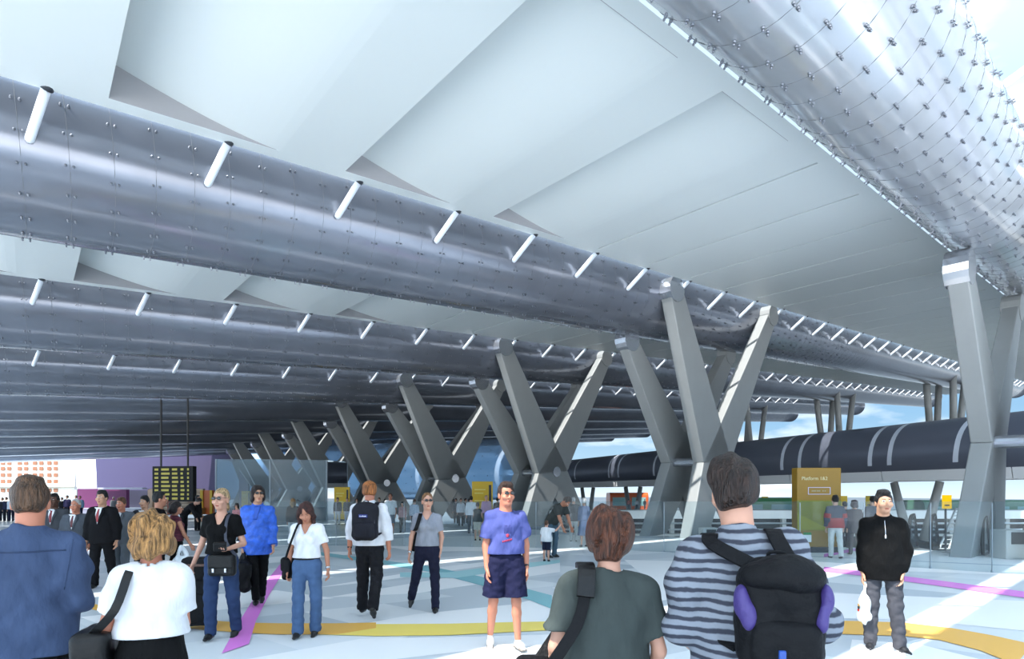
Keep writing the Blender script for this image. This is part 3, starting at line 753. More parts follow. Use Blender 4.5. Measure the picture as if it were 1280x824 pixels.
def surf(Fv, L, lo, h):
    n = np.array(Fv.shape); S = Fv < 0
    for ax_ in range(3):       # keep the border outside
        sl = [slice(None)]*3
        sl[ax_] = 0; S[tuple(sl)] = False; sl[ax_] = -1; S[tuple(sl)] = False
    c = n-1
    def cs(dx,dy,dz): return (slice(dx,dx+c[0]), slice(dy,dy+c[1]), slice(dz,dz+c[2]))
    cor = [(i,j,k) for i in (0,1) for j in (0,1) for k in (0,1)]
    cnt = sum(S[cs(*q)].astype(np.int8) for q in cor)
    act = (cnt > 0) & (cnt < 8)
    idx = np.argwhere(act)
    if not len(idx): return np.zeros((0,3)), np.zeros((0,4),int), np.zeros(0,int)
    acc = np.zeros((len(idx),3)); w = np.zeros(len(idx))
    for a in cor:
        for ax_ in range(3):
            if a[ax_]: continue
            b = list(a); b[ax_] = 1
            ia = idx+np.array(a); ib = idx+np.array(b)
            fa = Fv[tuple(ia.T)]; fb = Fv[tuple(ib.T)]; sa = S[tuple(ia.T)]; sb = S[tuple(ib.T)]
            m = sa != sb
            t = np.clip(np.where(np.abs(fa-fb) > 1e-9, fa/(fa-fb+1e-12), .5), 0, 1)
            p = np.array(a,float)[None]+np.zeros((len(idx),3)); p[:,ax_] += t
            acc[m] += p[m]; w[m] += 1
    V = lo+(idx+acc/np.maximum(w,1)[:,None])*h
    ID = np.full(c, -1); ID[tuple(idx.T)] = np.arange(len(idx))
    quads = []; mats_ = []
    for ax_ in range(3):
        o = [i for i in range(3) if i != ax_]
        sl0 = [slice(None)]*3; sl1 = [slice(None)]*3
        sl0[ax_] = slice(0,-1); sl1[ax_] = slice(1,None)
        s0 = S[tuple(sl0)]; s1 = S[tuple(sl1)]
        e = np.argwhere(s0 != s1)
        ok = (e[:,o[0]] > 0) & (e[:,o[1]] > 0) & (e[:,o[0]] < n[o[0]]-1) & (e[:,o[1]] < n[o[1]]-1)
        e = e[ok]
        if not len(e): continue
        fl = s0[tuple(e.T)]
        def cell(da, db):
            q = e.copy(); q[:,o[0]] += da; q[:,o[1]] += db; return ID[tuple(q.T)]
        q = np.stack([cell(-1,-1), cell(0,-1), cell(0,0), cell(-1,0)], 1)
        if ax_ == 1: fl = ~fl
        q = np.where(fl[:,None], q, q[:,::-1])
        quads.append(q); mats_.append(L[tuple(e.T)])
    return V, np.concatenate(quads), np.concatenate(mats_)
def field_obj(name, fld, h, mats, parent, patches=(), smooth=True):
    """mesh a field; patches = [(lo, hi, finer step)] are meshed finer and replace the coarse faces there"""
    Fv, L, lo = fld.grid(h); V, Q, M = surf(Fv, L, lo, h)
    VS, QS, MS = [], [], []
    if len(patches) and len(Q):
        cen = V[Q].mean(1); keep = np.ones(len(Q), bool)
        for plo, phi, ph in patches: keep &= ~((cen > plo+h*.9) & (cen < phi-h*.9)).all(1)
        Q = Q[keep]; M = M[keep]
    VS.append(V); QS.append(Q); MS.append(M); nb = len(V)
    for plo, phi, ph in patches:
        Fv, L, l2 = fld.grid(ph, plo, phi)
        v, q, m = surf_open(Fv, L, l2, ph)
        VS.append(v); QS.append(q+nb); MS.append(m); nb += len(v)
    V = np.concatenate(VS); Q = np.concatenate(QS); M = np.concatenate(MS)
    used = np.unique(Q); re = np.full(len(V), 0); re[used] = np.arange(len(used)); V = V[used]; Q = re[Q]
    me = bpy.data.meshes.new(name); me.vertices.add(len(V)); me.vertices.foreach_set('co', V.astype(np.float32).ravel())
    me.loops.add(Q.size); me.loops.foreach_set('vertex_index', Q.astype(np.int32).ravel())
    me.polygons.add(len(Q)); me.polygons.foreach_set('loop_start', np.arange(0, Q.size, 4, dtype=np.int32))
    if not isinstance(mats, (list, tuple)): mats = [mats]
    for m in mats: me.materials.append(m)
    me.polygons.foreach_set('material_index', np.minimum(M, len(mats)-1).astype(np.int32)); me.polygons.foreach_set('use_smooth', [smooth]*len(Q))
    me.update(calc_edges=True); me.validate()
    return link(bpy.data.objects.new(name, me), parent)
def surf_open(Fv, L, lo, h):
    # same as surf but leaves the box sides open
    g = surf(np.pad(Fv, 1, mode='edge'), np.pad(L, 1, mode='edge'), lo-h, h)
    V, Q, M = g
    if not len(Q): return g
    c = V[Q].mean(1); hi = lo+h*(np.array(Fv.shape)-1)
    k = ((c > lo-h*.3) & (c < hi+h*.3)).all(1)
    return V, Q[k], M[k]
def folds(amp, fx=14., fy=14., fz=9., seed=0):
    r = np.random.RandomState(seed+1); ph = r.rand(8)*6.28
    def f(P):
        x, y, z = P[...,0], P[...,1], P[...,2]
        return amp*(np.sin(fx*x+fz*z*1.3+ph[0]+1.5*np.sin(fz*z*.7+ph[1]))*np.sin(fy*y*.8-fz*z+ph[2])+.6*np.sin(fx*2.1*x-fz*2.4*z+ph[3]+np.sin(fy*y*2))+.5*np.sin(fz*4.2*z+fx*.7*x+ph[4])*np.sin(fx*1.3*x+ph[5])
            +.9*(.64-np.abs(np.sin(fx*.75*np.abs(x)+fz*1.15*z+ph[6]+1.3*np.sin(fz*.9*z+fx*.4*x+ph[7]))))+.45*(.64-np.abs(np.sin(fx*1.9*x-fz*2.1*z+ph[1]+np.sin(fx*.8*x)))))
    return f
def strands(amp, seed=0, f=90.):
    r = np.random.RandomState(seed+5); ph = r.rand(6)*6.28
    def g(P):
        x, y, z = P[...,0], P[...,1], P[...,2]; a = np.arctan2(y, x)
        return amp*(np.sin(f*.35*x+14*z+ph[0]+2*np.sin(9*z+ph[1]))+.8*np.sin(f*.5*y+18*z+ph[2]+1.5*np.sin(12*x))+.7*np.sin(f*x+ph[3]+20*z))
    return g
def rotm(yaw=0, pitch=0, roll=0):
    return np.array(Matrix.Rotation(math.radians(yaw),3,'Z') @ Matrix.Rotation(math.radians(pitch),3,'X') @ Matrix.Rotation(math.radians(roll),3,'Y'))
def unit(v): v = np.array(v,float); return v/np.linalg.norm(v)

SKIN = {}
def skin(name, rgb):
    rgb = tuple(x*.94 for x in rgb)
    lip = tuple(int(a*b) for a, b in zip(rgb, (.86,.68,.66)))
    return [mat('skin_'+name, rgb, .5, noise=.05, nscale=14), mat('lips_'+name, lip, .45), mat('brow_'+name, (52,36,28), .7), mat('eye_white', (228,224,218), .3), mat('eye_dark', (36,26,22), .2)]
def cloth(name, rgb, bump=.6, bscale=11., noise=.14, rough=.85):
    g = sum(rgb)/3.; f = .8 if g < 190 else .9                 # woven cloth: a little duller than its swatch
    c = tuple(max(2, (x*.86+g*.14)*f) for x in rgb)
    return mat('cloth_'+name, c, rough, spec=.18, noise=noise, nscale=7, stretch=(1.6,1.6,.7), bump=bump, bscale=bscale)
def hairm(name, rgb):
    if 'hair_'+name in MATS: return MATS['hair_'+name]
    m = mat('hair_'+name, rgb, .42, spec=.35, noise=.5, nscale=30, stretch=(2.4,2.4,.4), bump=.8, bscale=55)
    for n in m.node_tree.nodes:
        if n.bl_idname == 'ShaderNodeValToRGB':
            c = lin(rgb); e = n.color_ramp.elements
            e[0].position = .36; e[0].color = tuple(x*.3 for x in c)+(1,); e[1].position = .72; e[1].color = tuple(min(1, x*1.6) for x in c)+(1,)
            q = e.new(.52); q.color = tuple(x*.85 for x in c)+(1,)
    return m
M_lens = mat('dark_lens', (12,12,14), .12, spec=.8)

class Fig:
    """a figure facing -Y; x<0 is its right side. pose vectors are in the figure's own frame"""
    def __init__(s, name, feet, H, yaw, label, skin_, lod=0, female=False, girth=1., lean=0., lean_side=0., head=(0,0,0), arms=None, legs=None, hip_yaw=0., shoulders=1., group=None, z=0., cat='person', shut=False):
        s.shut = shut
        s.H = H; k = H/1.75; s.k = k; s.f = female; s.lod = lod; s.g = girth; s.skin = skin_
        x, y = feet; s.root = empty('person', (x, y, z), math.radians(yaw), label, cat, group)
        s.h = [.011, .014, .022, .03][lod]
        J = s.J = {}
        sh = (.147 if female else .168)*k*shoulders; hp = .088*k
        J['pel'] = V3(0,0,.95)*k
        Rl = rotm(0, lean, lean_side); s.Rl = Rl
        up = lambda p: J['pel']+Rl@(np.array(p,float)*k)
        J['waist'] = up((0,-.005,.13)); J['chest'] = up((0,0,.33)); J['neck'] = up((0,.012,.505)); 
        hR = Rl@rotm(*head); s.hR = hR
        J['headb'] = up((0,.005,.555)); J['head'] = J['headb']+hR@(V3(0,-.02,.125)*k)
        arms = arms or {}
        for sd, n in ((-1,'R'), (1,'L')):
            J['sh'+n] = up((sd*sh/k, .01, .432))
            u_, f_ = arms.get(n, ((sd*.14,.03,-1), (sd*.06,-.16,-1)))
            J['el'+n] = J['sh'+n]+unit(u_)*.285*k; J['wr'+n] = J['el'+n]+unit(f_)*.245*k
            s.__dict__['hd'+n] = unit(f_)
            lg = (legs or {}).get(n, ((sd*.03,0,-1), (sd*.01,.03,-1)))
            J['hip'+n] = J['pel']+V3(sd*hp/k,0,-.03)*k
            J['kn'+n] = J['hip'+n]+unit(lg[0])*.415*k; J['an'+n] = J['kn'+n]+unit(lg[1])*.415*k
            s.__dict__['ft'+n] = lg[2] if len(lg) > 2 else (0,0)      # foot pitch, yaw
            s.__dict__['fu'+n] = u_
        # drop to the floor
        lowest = 9
        for n in 'RL':
            pit, yw = s.__dict__['ft'+n]; fw = rotm(yw, pit)@V3(0,-1,0)
            a = J['an'+n]; lowest = min(lowest, a[2]-.075*k, (a+fw*.15*k)[2]-.055*k, (a-fw*.05*k)[2]-.07*k)
        for q in J: J[q] = J[q]-V3(0,0,lowest)
        s.patches = []
        s.pnum = 0
    # ---- skin
    def body(s, legs=True, curl=None):
        k = s.k; J = s.J; f = Field(.02*k); g = s.g; fe = s.f
        X = V3(1,0,0); sq = (s.Rl@V3(0,1,0), .66)
        f.cone(J['pel'], J['waist'], (.145 if fe else .14)*k*g, (.113 if fe else .13)*k*g, 0, .05, sq)
        f.cone(J['waist'], J['chest'], (.113 if fe else .13)*k*g, (.128 if fe else .15)*k*g, 0, .05, sq)
        f.cone(J['chest'], J['neck']-s.Rl@V3(0,0,.05)*k, (.125 if fe else .145)*k*g, .07*k, 0, .05, sq)
        if s.lod < 3: f.cone(J['neck']-s.Rl@V3(0,0,.07)*k, J['headb']+s.hR@V3(0,0,.05)*k, (.056 if fe else .066)*k, (.05 if fe else .06)*k, 0, .03)
        for n in 'RL':
            f.cone(J['neck']-s.Rl@V3(0,0,.06)*k, J['sh'+n]-s.Rl@V3(0,0,.0)*k, .05*k, .05*k, 0, .04)
            a = (.041 if fe else .05)*k
            f.cone(J['sh'+n], J['el'+n], a*1.08, a*.84, 0); f.cone(J['el'+n]+s.__dict__['hd'+n]*.02, J['wr'+n], a*.86, a*.58, 0)
            b = (.082 if fe else .08)*k*g*(1 if legs else .84)
            f.cone(J['hip'+n], J['kn'+n], b, b*.66, 0); 
            mid = J['kn'+n]*.7+J['an'+n]*.3+V3(0,.012*k,0)
            f.chain([J['kn'+n], mid, J['an'+n]], [b*.66, b*.66, b*.42], 0)
            s.hand(f, n, .5 if curl is None else curl)
        s.headskin(f)
        pts = []
        if s.lod <= 1:
            ph = [.0045,.0065][s.lod]*max(k, .8)
            c = J['head']; pts.append((c-V3(.115,.14,.17)*k, c+V3(.115,.14,.15)*k, ph))
            for n in 'RL':
                lo, hi = s.handbox[n]; pts.append((lo-.02*k, hi+.02*k, ph))
        return field_obj('body', f, s.h, s.skin, s.root, pts)
    def hand(s, f, n, curl):
        k = s.k*(.9 if s.f else 1.); J = s.J; d = s.__dict__['hd'+n]; w = J['wr'+n]; sd = -1 if n == 'R' else 1
        side = unit(np.cross(d, V3(sd*1., .25, 0)) if abs(d[2]) > .5 else np.cross(d, V3(0,0,1)))   # across the palm
        fwd = V3(0,-1,0)
        if side@fwd < 0 and abs(d[2]) > .5: side = -side
        nrm = unit(np.cross(side, d))
        inn = V3(-sd,0,0)
        if nrm@inn < 0: nrm = -nrm                       # palm looks to the thigh
        if s.lod >= 2:
            f.cone(w, w+d*.1*k, .026*k, .03*k, 0); f.cone(w+d*.09*k, w+d*.15*k+nrm*.02*k, .028*k, .016*k, 0); s.handbox = getattr(s,'handbox',{}); s.handbox[n] = (w, w); return
        pc = w+d*.055*k
        f.cone(w-d*.01, w+d*.085*k, .027*k, .036*k, 0, .012, (nrm, .45))
        pts = [w]
        for i, (off, ln) in enumerate(((.030,.066),(.011,.075),(-.009,.07),(-.028,.055))):
            p0 = w+d*.085*k+side*off*k
            c1 = curl*(.5+.1*i); d1 = unit(d*math.cos(c1)+nrm*math.sin(c1)); d2 = unit(d*math.cos(c1*2.3)+nrm*math.sin(c1*2.3)); d3 = unit(d*math.cos(c1*3.2)+nrm*math.sin(c1*3.2))
            p1 = p0+d1*ln*.5*k; p2 = p1+d2*ln*.36*k; p3 = p2+d3*ln*.3*k
            f.chain([p0, p1, p2, p3], [.0098*k, .009*k, .0082*k, .0072*k], 0, .006); pts += [p1, p2, p3]
        t0 = w+d*.02*k+side*.022*k+nrm*.006*k; t1 = t0+unit(d*.75+side*.6+nrm*.25)*.045*k; t2 = t1+unit(d*.95+side*.15+nrm*.3)*.034*k
        f.chain([t0, t1, t2], [.015*k, .011*k, .009*k], 0, .01); pts += [t1, t2]
        s.handbox = getattr(s, 'handbox', {}); s.handbox[n] = (np.min(pts,0), np.max(pts,0))
        s.__dict__['grip'+n] = w+d*.10*k+nrm*.018*k
    def hp(s, p): return s.J['head']+s.hR@(np.array(p,float)*s.k)
    def headskin(s, f):
        k = s.k; R = s.hR; e = f.ell; fe = s.f
        def E(c, r, m=0, kk=.02): e(s.hp(c), np.array(r)*k, m, R, kk*k)
        E((0,.018,.03), (.073,.092,.088)); E((0,-.022,-.045), (.056,.068,.072), 0, .04)       # skull, face
        E((0,-.052,-.098), (.032,.03,.02) if not fe else (.026,.027,.018), 0, .035)            # chin
        if s.lod >= 2:
            E((0,-.098,-.03), (.012,.014,.02)); return
        f.cone(s.hp((0,-.088,.0)), s.hp((0,-.108,-.032)), .008*k, .0125*k, 0, .015*k)          # nose
        for sx in (-1, 1):
            E((sx*.011,-.1,-.037), (.009,.009,.007), 0, .008)
            E((sx*.04,-.066,-.03), (.026,.022,.022), 0, .03)                                  # cheek
            
            if s.shut: f.cone(s.hp((sx*.02,-.0865,.009)), s.hp((sx*.043,-.079,.009)), .003*k, .003*k, 2, .002)
            else: E((sx*.031,-.0785,.012), (.0135,.0105,.007), 3, .004); E((sx*.031,-.0895,.012), (.006,.004,.006), 4, .002)
            f.cone(s.hp((sx*.017,-.091,.031)), s.hp((sx*.048,-.079,.033)), .0052*k, .004*k, 2, .004*k)   # brow
            E((sx*.076,.012,-.012), (.009,.02,.031), 0, .008); E((sx*.074,.018,-.035), (.008,.011,.013), 0, .01)   # ear
        E((0,-.089,-.068), (.02,.01,.0048), 1, .005); E((0,-.087,-.0765), (.016,.01,.005), 1, .005)
    # ---- hair: list of (centre, radii) in head units
    def hair(s, style, m, seed=0, amp=.0025):
        k = s.k; f = Field(.02*k); R = s.hR
        def E(c, r, kk=.025): f.ell(s.hp(c), np.array(r)*k, 0, R, kk*k)
        if style in ('short','crop','wave'):
            t = {'crop':-.003,'short':0.,'wave':.011}[style]
            E((0,.026,.046), (.079+t,.093+t,.086+t)); E((0,.05,-.005), (.075+t,.07+t,.075))
            E((0,-.032,.1), (.056,.046,.028+t*1.5)); E((0,.02,.118), (.055,.06,.02+t*1.5))
            for sx in (-1,1): E((sx*.066,.002,.025), (.014,.03,.04)) 
            f.plane(s.hp((0,-.052,.03)), R@V3(0,-1,-.75)); f.plane(s.hp((0,.05,-.07)), R@V3(0,.35,-1))
        elif style == 'grey':
            E((0,.03,.04), (.08,.09,.088)); E((0,.05,-.01), (.077,.07,.07)); f.plane(s.hp((0,-.045,.05)), R@V3(0,-1,-.6)); f.plane(s.hp((0,.05,-.06)), R@V3(0,.3,-1))
        elif style == 'bowl':      # smooth round cut
            E((0,.02,.04), (.092,.102,.092)); E((0,.03,-.02), (.09,.092,.075)); f.plane(s.hp((0,-.06,.04)), R@V3(0,-1,-.35)); f.plane(s.hp((0,.0,-.075)), R@V3(0,.2,-1))
        elif style == 'bob':
            E((0,.03,.045), (.09,.1,.09)); E((0,.045,-.04), (.092,.08,.085)); 
            for sx in (-1,1): E((sx*.074,-.015,-.03), (.026,.045,.075)); E((sx*.05,.055,-.085), (.045,.045,.05))
            E((.0,-.05,.098), (.06,.04,.028)); f.plane(s.hp((0,-.076,.0)), R@V3(0,-1,-.1))
        elif style == 'wavybob':
            E((0,.03,.045), (.098,.108,.092)); E((0,.05,-.03), (.108,.09,.085), .03)
            for i in range(9):
                a = math.radians(-20+i*27.5); E((.086*math.cos(a), .035+.075*math.sin(a), -.065-.012*(i % 2)), (.038,.038,.05), .03)
            for i in range(6):
                a = math.radians(0+i*36); E((.075*math.cos(a), .035+.072*math.sin(a), .03+.02*(i % 2)), (.035,.035,.055), .03)
            f.plane(s.hp((0,-.06,.0)), R@V3(0,-1,-.25))
        elif style == 'layer':     # thick layered short cut
            E((0,.026,.05), (.108,.115,.094)); E((0,.045,-.01), (.108,.094,.085)); E((0,.066,-.085), (.07,.045,.055), .03)
            for sx in (-1,1): E((sx*.078,.0,-.02), (.03,.055,.06))
            for i in range(8):
                a = math.radians(i*45); E((.05*math.cos(a), .02+.055*math.sin(a), .1-.012*(i % 2)), (.034,.034,.036), .02)
            f.plane(s.hp((0,-.066,.02)), R@V3(0,-1,-.5)); f.plane(s.hp((0,.03,-.125)), R@V3(0,.1,-1))
        elif style == 'pulled':
            E((0,.026,.046), (.078,.093,.084)); E((0,.045,.0), (.074,.07,.07)); E((0,.1,-.03), (.035,.03,.06)); E((.03,.1,-.1), (.02,.02,.05)); f.plane(s.hp((0,-.056,.06)), R@V3(0,-1,-.8))
        elif style == 'long':
            E((0,.022,.042), (.085,.098,.09)); E((0,.05,-.03), (.088,.075,.1))
            for sx in (-1,1): f.chain([s.hp((sx*.06,-.03,.06)), s.hp((sx*.084,-.01,-.06)), s.hp((sx*.085,-.02,-.16)), s.hp((sx*.07,-.025,-.235))], [.03*k,.034*k,.03*k,.012*k], 0, .02)
            f.chain([s.hp((0,.08,-.05)), s.hp((0,.09,-.2))], [.07*k,.045*k], 0, .03)
        f.noise = strands(amp, seed) if s.lod < 2 else None
        hh = {0:.006,1:.008,2:.016,3:.025}[s.lod]
        return field_obj('hair', f, hh*max(k,.8), m, s.root)
    def glasses(s):
        f = Field(.004); k = s.k; R = s.hR
        for sx in (-1,1):
            f.ell(s.hp((sx*.031,-.1,.013)), np.array((.027,.007,.018))*k, 0, R, .003)
            f.cone(s.hp((sx*.056,-.093,.02)), s.hp((sx*.079,.01,.012)), .0035*k, .003*k, 0)
        f.cone(s.hp((-.012,-.106,.017)), s.hp((.012,-.106,.017)), .0035*k, .0035*k, 0)
        return field_obj('sunglasses', f, .0042, M_lens, s.root)
    # ---- clothing
    def top(s, m, name='shirt', sleeve='short', hem=.02, ease=.018, loose=.0, neck=.0, seed=0, wr=.004, vneck=0., flare=0., collar=False, bust=None):
        """sleeve: none, short, elbow, long; hem: distance below the pelvis joint"""
        k = s.k; J = s.J; f = Field(.025*k); g = s.g; fe = s.f; e = ease*k; sq = (s.Rl@V3(0,1,0), .68)
        up = s.Rl@V3(0,0,1)
        hemp = J['pel']-up*hem*k
        r0 = (.155 if fe else .152)*k*g+e+loose; r1 = (.122 if fe else .142)*k*g+e+loose*1.2; r2 = (.134 if fe else .155)*k*g+e+loose*.6
        if hem > .03: r0 = max(r0, .088*k+.082*k*g+.034)
        f.cone(hemp-up*.05*k, J['pel']+up*.03*k, r0*(1+flare), r0, 0, .05, sq)
        f.cone(J['pel']+up*.03*k, J['waist'], r0, r1, 0, .06, sq); f.cone(J['waist'], J['chest'], r1, r2, 0, .06, sq)
        f.cone(J['chest'], J['neck']-up*.035*k, r2*.97, .075*k+e*.5, 0, .06, sq)
        if fe if bust is None else bust:
            for sx in (-1,1): f.ell(J['chest']+s.Rl@V3(sx*.066,-.088,-.01)*k, np.array((.062,.05,.06))*k, 0, None, .05)
        for n in 'RL':
            f.cone(J['neck']-up*.05*k, J['sh'+n]+up*.004, .058*k+e*.4, .052*k+e*.6, 0, .05)
            a = (.041 if fe else .05)*k; sh, el, wr_ = J['sh'+n], J['el'+n], J['wr'+n]
            d = unit(el-sh); d2 = unit(wr_-el)
            if sleeve == 'none': continue
            f.cone(sh, sh+d*.13*k, a*1.1+e*.9, a*1.0+e+loose*.5, 0, .04)
            if sleeve == 'short':
                f.cone(sh+d*.1*k, sh+d*(.19+loose*1.6)*k, a*1.0+e*.9+loose*.5, a*1.04+e*1.1+loose*.9, 0, .02, cap=True)
            if sleeve in ('elbow','long','three'):
                f.cone(sh+d*.1*k, el, a*1.0+e+loose*.6, a*.9+e+loose*.7, 0, .03)
                t = {'elbow':.25,'three':.5,'long':.97}[sleeve]
                f.cone(el, el+d2*.245*k*t, a*.9+e+loose*.7, a*(.66 if t > .6 else .84)+e*.9+loose*.5, 0, .03, cap=True)
        if collar:
            f.cone(J['neck']-up*.03*k, J['neck']+up*.05*k, .088*k, .073*k, 0, .008, None, True)
        f.plane(hemp, -up)
        if not collar:
            f.plane(J['neck']+up*.02*k, up+s.Rl@V3(0,-.35,0))
            fw = s.Rl@V3(0,-1,0); f.carve(J['neck']-up*(neck*.4+.02)*k+fw*.012*k, J['neck']+up*.12*k+fw*.01*k, (.062+neck*.35)*k, (.075+neck*.5)*k)
            if neck or vneck: f.carve(J['neck']-up*(.055+neck*1.1+vneck*.07)*k+fw*.115*k, J['neck']+fw*.06*k, (.03 if vneck else .045)*k*(.4 if vneck else 1), (.055+neck*.3)*k)
        else: f.plane(J['neck']+up*.046*k, up+s.Rl@V3(0,-.45,0))
        f.noise = folds(wr*k, seed=seed) if s.lod < 2 else None
        return field_obj(name, f, [.009,.012,.02,.028][s.lod], m, s.root)
    def vest_cut(s): pass
    def bottom(s, m, name='trousers', length=1., ease=.016, top_=.09, seed=0, wr=.004, flare=0.):
        k = s.k; J = s.J; f = Field(.02*k); g = s.g; e = ease*k; b = (.082 if s.f else .08)*k*g; sq = (V3(0,1,0), .72); up = s.Rl@V3(0,0,1)
        f.cone(J['pel']-V3(0,0,.03)*k, J['pel']+up*(top_+.04)*k, (.15 if s.f else .147)*k*g+e*.6, (.132 if s.f else .142)*k*g+e*.5, 0, .04, sq)
        for n in 'RL':
            h, kn, an = J['hip'+n], J['kn'+n], J['an'+n]
            if s.f: f.ell(J['pel']+V3((-.07 if n == 'R' else .07),.04,-.03)*k, np.array((.085,.085,.1))*k*g, 0, None, .04)
            else: f.ell(J['pel']+V3((-.065 if n == 'R' else .065),.04,-.03)*k, np.array((.08,.08,.1))*k*g, 0, None, .04)
            if length > .55:
                f.cone(h, kn, b+e, b*.68+e*1.1, 0, .025)
                a2 = kn+(an-kn)*min(1.08, (length-.5)*2+.08)
                f.cone(kn, a2, b*.68+e*1.1, b*.5+e*1.25+flare, 0, .025, cap=True)
                f.plane
            else:
                a2 = h+(kn-h)*length*2
                f.cone(h, a2, b+e*1.2, b*.86+e*1.6+flare, 0, .02, cap=True)
        f.plane(J['pel']+up*top_*k, up)
        if length <= .55:
            z = min(J['hipR'][2]+(J['knR'][2]-J['hipR'][2])*length*2, J['hipL'][2]+(J['knL'][2]-J['hipL'][2])*length*2); f.plane((0,0,z), (0,0,-1))
        else: f.plane((0,0,.012), (0,0,-1))
        f.noise = folds(wr*.7*k, 20, 20, 22, seed+3) if s.lod < 2 else None
        return field_obj(name, f, [.009,.012,.02,.028][s.lod], m, s.root)
    def skirt(s, m, name='skirt', z1=.45, ease=.02, top_=.1, flare=.06):
        k = s.k; J = s.J; f = Field(.03); sq = (V3(0,1,0), .75); r = .158*k*s.g+ease
        f.cone(J['pel']-V3(0,0,.06)*k, J['pel']+V3(0,0,top_+.03)*k, r, r*.84, 0, .04, sq); f.cone((0,0,z1-.05), J['pel']-V3(0,0,.06)*k, r+flare, r, 0, .03, sq)
        f.plane((0,0,z1), (0,0,-1)); f.plane(J['pel']+V3(0,0,top_)*k, (0,0,1)); f.noise = folds(.003, seed=4) if s.lod < 2 else None
        return field_obj(name, f, [.009,.012,.02,.028][s.lod], m, s.root)
    def shoes(s, m, kind='shoe', sole=None):
        k = s.k
        for n in 'RL':
            f = Field(.02*k); a = s.J['an'+n]; pit, yw = s.__dict__['ft'+n]; R = rotm(yw, pit)
            P = lambda x, y, z: a+R@(V3(x,y,z)*k)
            hi = 0.02 if kind == 'shoe' else .03
            f.cone(P(0,.015,-.038), P(0,-.06,-.036), .036*k, .036*k, 0); f.cone(P(0,-.06,-.042), P(0,-.135,-.052), .036*k, .025*k, 0, .03, (R@V3(0,0,1), .8)); f.cone(P(0,.005,-.02), P(0,.0,.0), .036*k, .034*k, 0)
            f.plane(P(0,0,-.073), R@V3(0,0,-1)); f.plane(P(0,0,hi), R@V3(0,0,1))
            mats_ = [m]
            if sole is not None:
                f.box(P(0,-.055,-.068), np.array((.038,.105,.011))*k, 1, R, .002, .008); mats_ = [m, sole]
            field_obj('shoe' if kind == 'shoe' else 'running_shoe', f, [.007,.009,.018,.03][s.lod], mats_, s.root)
    def part(s, name, f, h, m): return field_obj(name, f, h, m, s.root)
    def w(s, p): # local to world
        return s.root.matrix_basis @ Vector(p)
    def chestp(s, x, y, z): return s.J['chest']+s.Rl@(V3(x,y,z)*s.k)

def feet_at(px, py): p = floor_pt(px, py); return (p[0], p[1])
def height(py_top, Y): return EYE+(HZ-py_top)*Y/F
SK = skin('fair', (206,154,130)); SKT = skin('tan', (182,122,94)); SKD = skin('brown', (92,60,46)); SKA = skin('warm', (200,150,120)); SKR = skin('ruddy', (196,126,98))
# ------------------------------------------------------------------ things worn and carried
from mathutils.bvhtree import BVHTree
def bvh_of(objs):
    vs_, fs = [], []
    for o in objs:
        b = len(vs_); vs_ += [tuple(v.co) for v in o.data.vertices]; fs += [tuple(i+b for i in p.vertices) for p in o.data.polygons]
    return BVHTree.FromPolygons(vs_, fs)
def decal(fig, name, targets, rows, m, off=.004, back=False, parent=None, nx=4, holes=None):
    """cloth piece following the garment: rows of (z, x0, x1) in the figure's frame"""
    bv = bvh_of(targets); R = []
    sgn = 1 if back else -1
    fin = []
    for i in range(len(rows)-1):
        n = max(1, int(abs(rows[i][0]-rows[i+1][0])/.02))
        for j in range(n):
            t = j/n; fin.append(tuple(a+(b-a)*t for a, b in zip(rows[i], rows[i+1])))
    fin.append(rows[-1])
    vs_ = []; last = sgn*.12
    for z, x0, x1 in fin:
        for j in range(nx+1):
            x = x0+(x1-x0)*j/nx
            h = bv.ray_cast(Vector((x, sgn*1.2, z)), Vector((0, -sgn, 0)))
            y = h[0].y if h[0] is not None and h[0].y*sgn > 0.0 else last
            last = y; vs_.append((x, y+sgn*off, z))
    W_ = nx+1
    fs = [(i*W_+j, i*W_+j+1, (i+1)*W_+j+1, (i+1)*W_+j) for i in range(len(fin)-1) for j in range(nx)]
    o = mesh_obj(name, vs_, fs, m, parent or fig.root, True)
    so = o.modifiers.new('s', 'SOLIDIFY'); so.thickness = .003; so.offset = 0
    return o
def to_world_thing(fig, name, local, label, cat, group=None):
    p = fig.w(local); return empty(name, p, fig.root.rotation_euler.z, label, cat, group), np.array(local, float)
def strap(pts, r, root, m, name='strap', flat=None):
    f = Field(.004)
    P = [np.array(p, float) for p in pts]; S = []
    n = len(P)
    for i in range(n-1):
        p0, p1, p2, p3 = P[max(i-1,0)], P[i], P[i+1], P[min(i+2,n-1)]
        for q in range(4):
            u_ = q/4; S.append(.5*((2*p1)+(-p0+p2)*u_+(2*p0-5*p1+4*p2-p3)*u_*u_+(-p0+3*p1-3*p2+p3)*u_**3))
    S.append(P[-1])
    mb = MB(); w, t = r
    # flat ribbon with thickness
    rings = []
    for i, p in enumerate(S):
        d = unit(S[min(i+1,len(S)-1)]-S[max(i-1,0)]); wd_ = np.array(flat if flat is not None else (1,0,0), float); wd_ = unit(wd_-d*(wd_@d)); nn_ = np.cross(d, wd_)
        rings.append([p+wd_*w+nn_*t, p-wd_*w+nn_*t, p-wd_*w-nn_*t, p+wd_*w-nn_*t])
    mb.v = [tuple(x) for r_ in rings for x in r_]
    mb.f = [(i*4+j, i*4+(j+1) % 4, (i+1)*4+(j+1) % 4, (i+1)*4+j) for i in range(len(S)-1) for j in range(4)]+[(3,2,1,0), tuple((len(S)-1)*4+j for j in range(4))]
    mb.m = [0]*len(mb.f)
    return mb.obj(name, m, root, bevel=.002)
M_bag = mat('black_nylon', (13,13,16), .65, spec=.2, noise=.1, bump=.3, bscale=30)
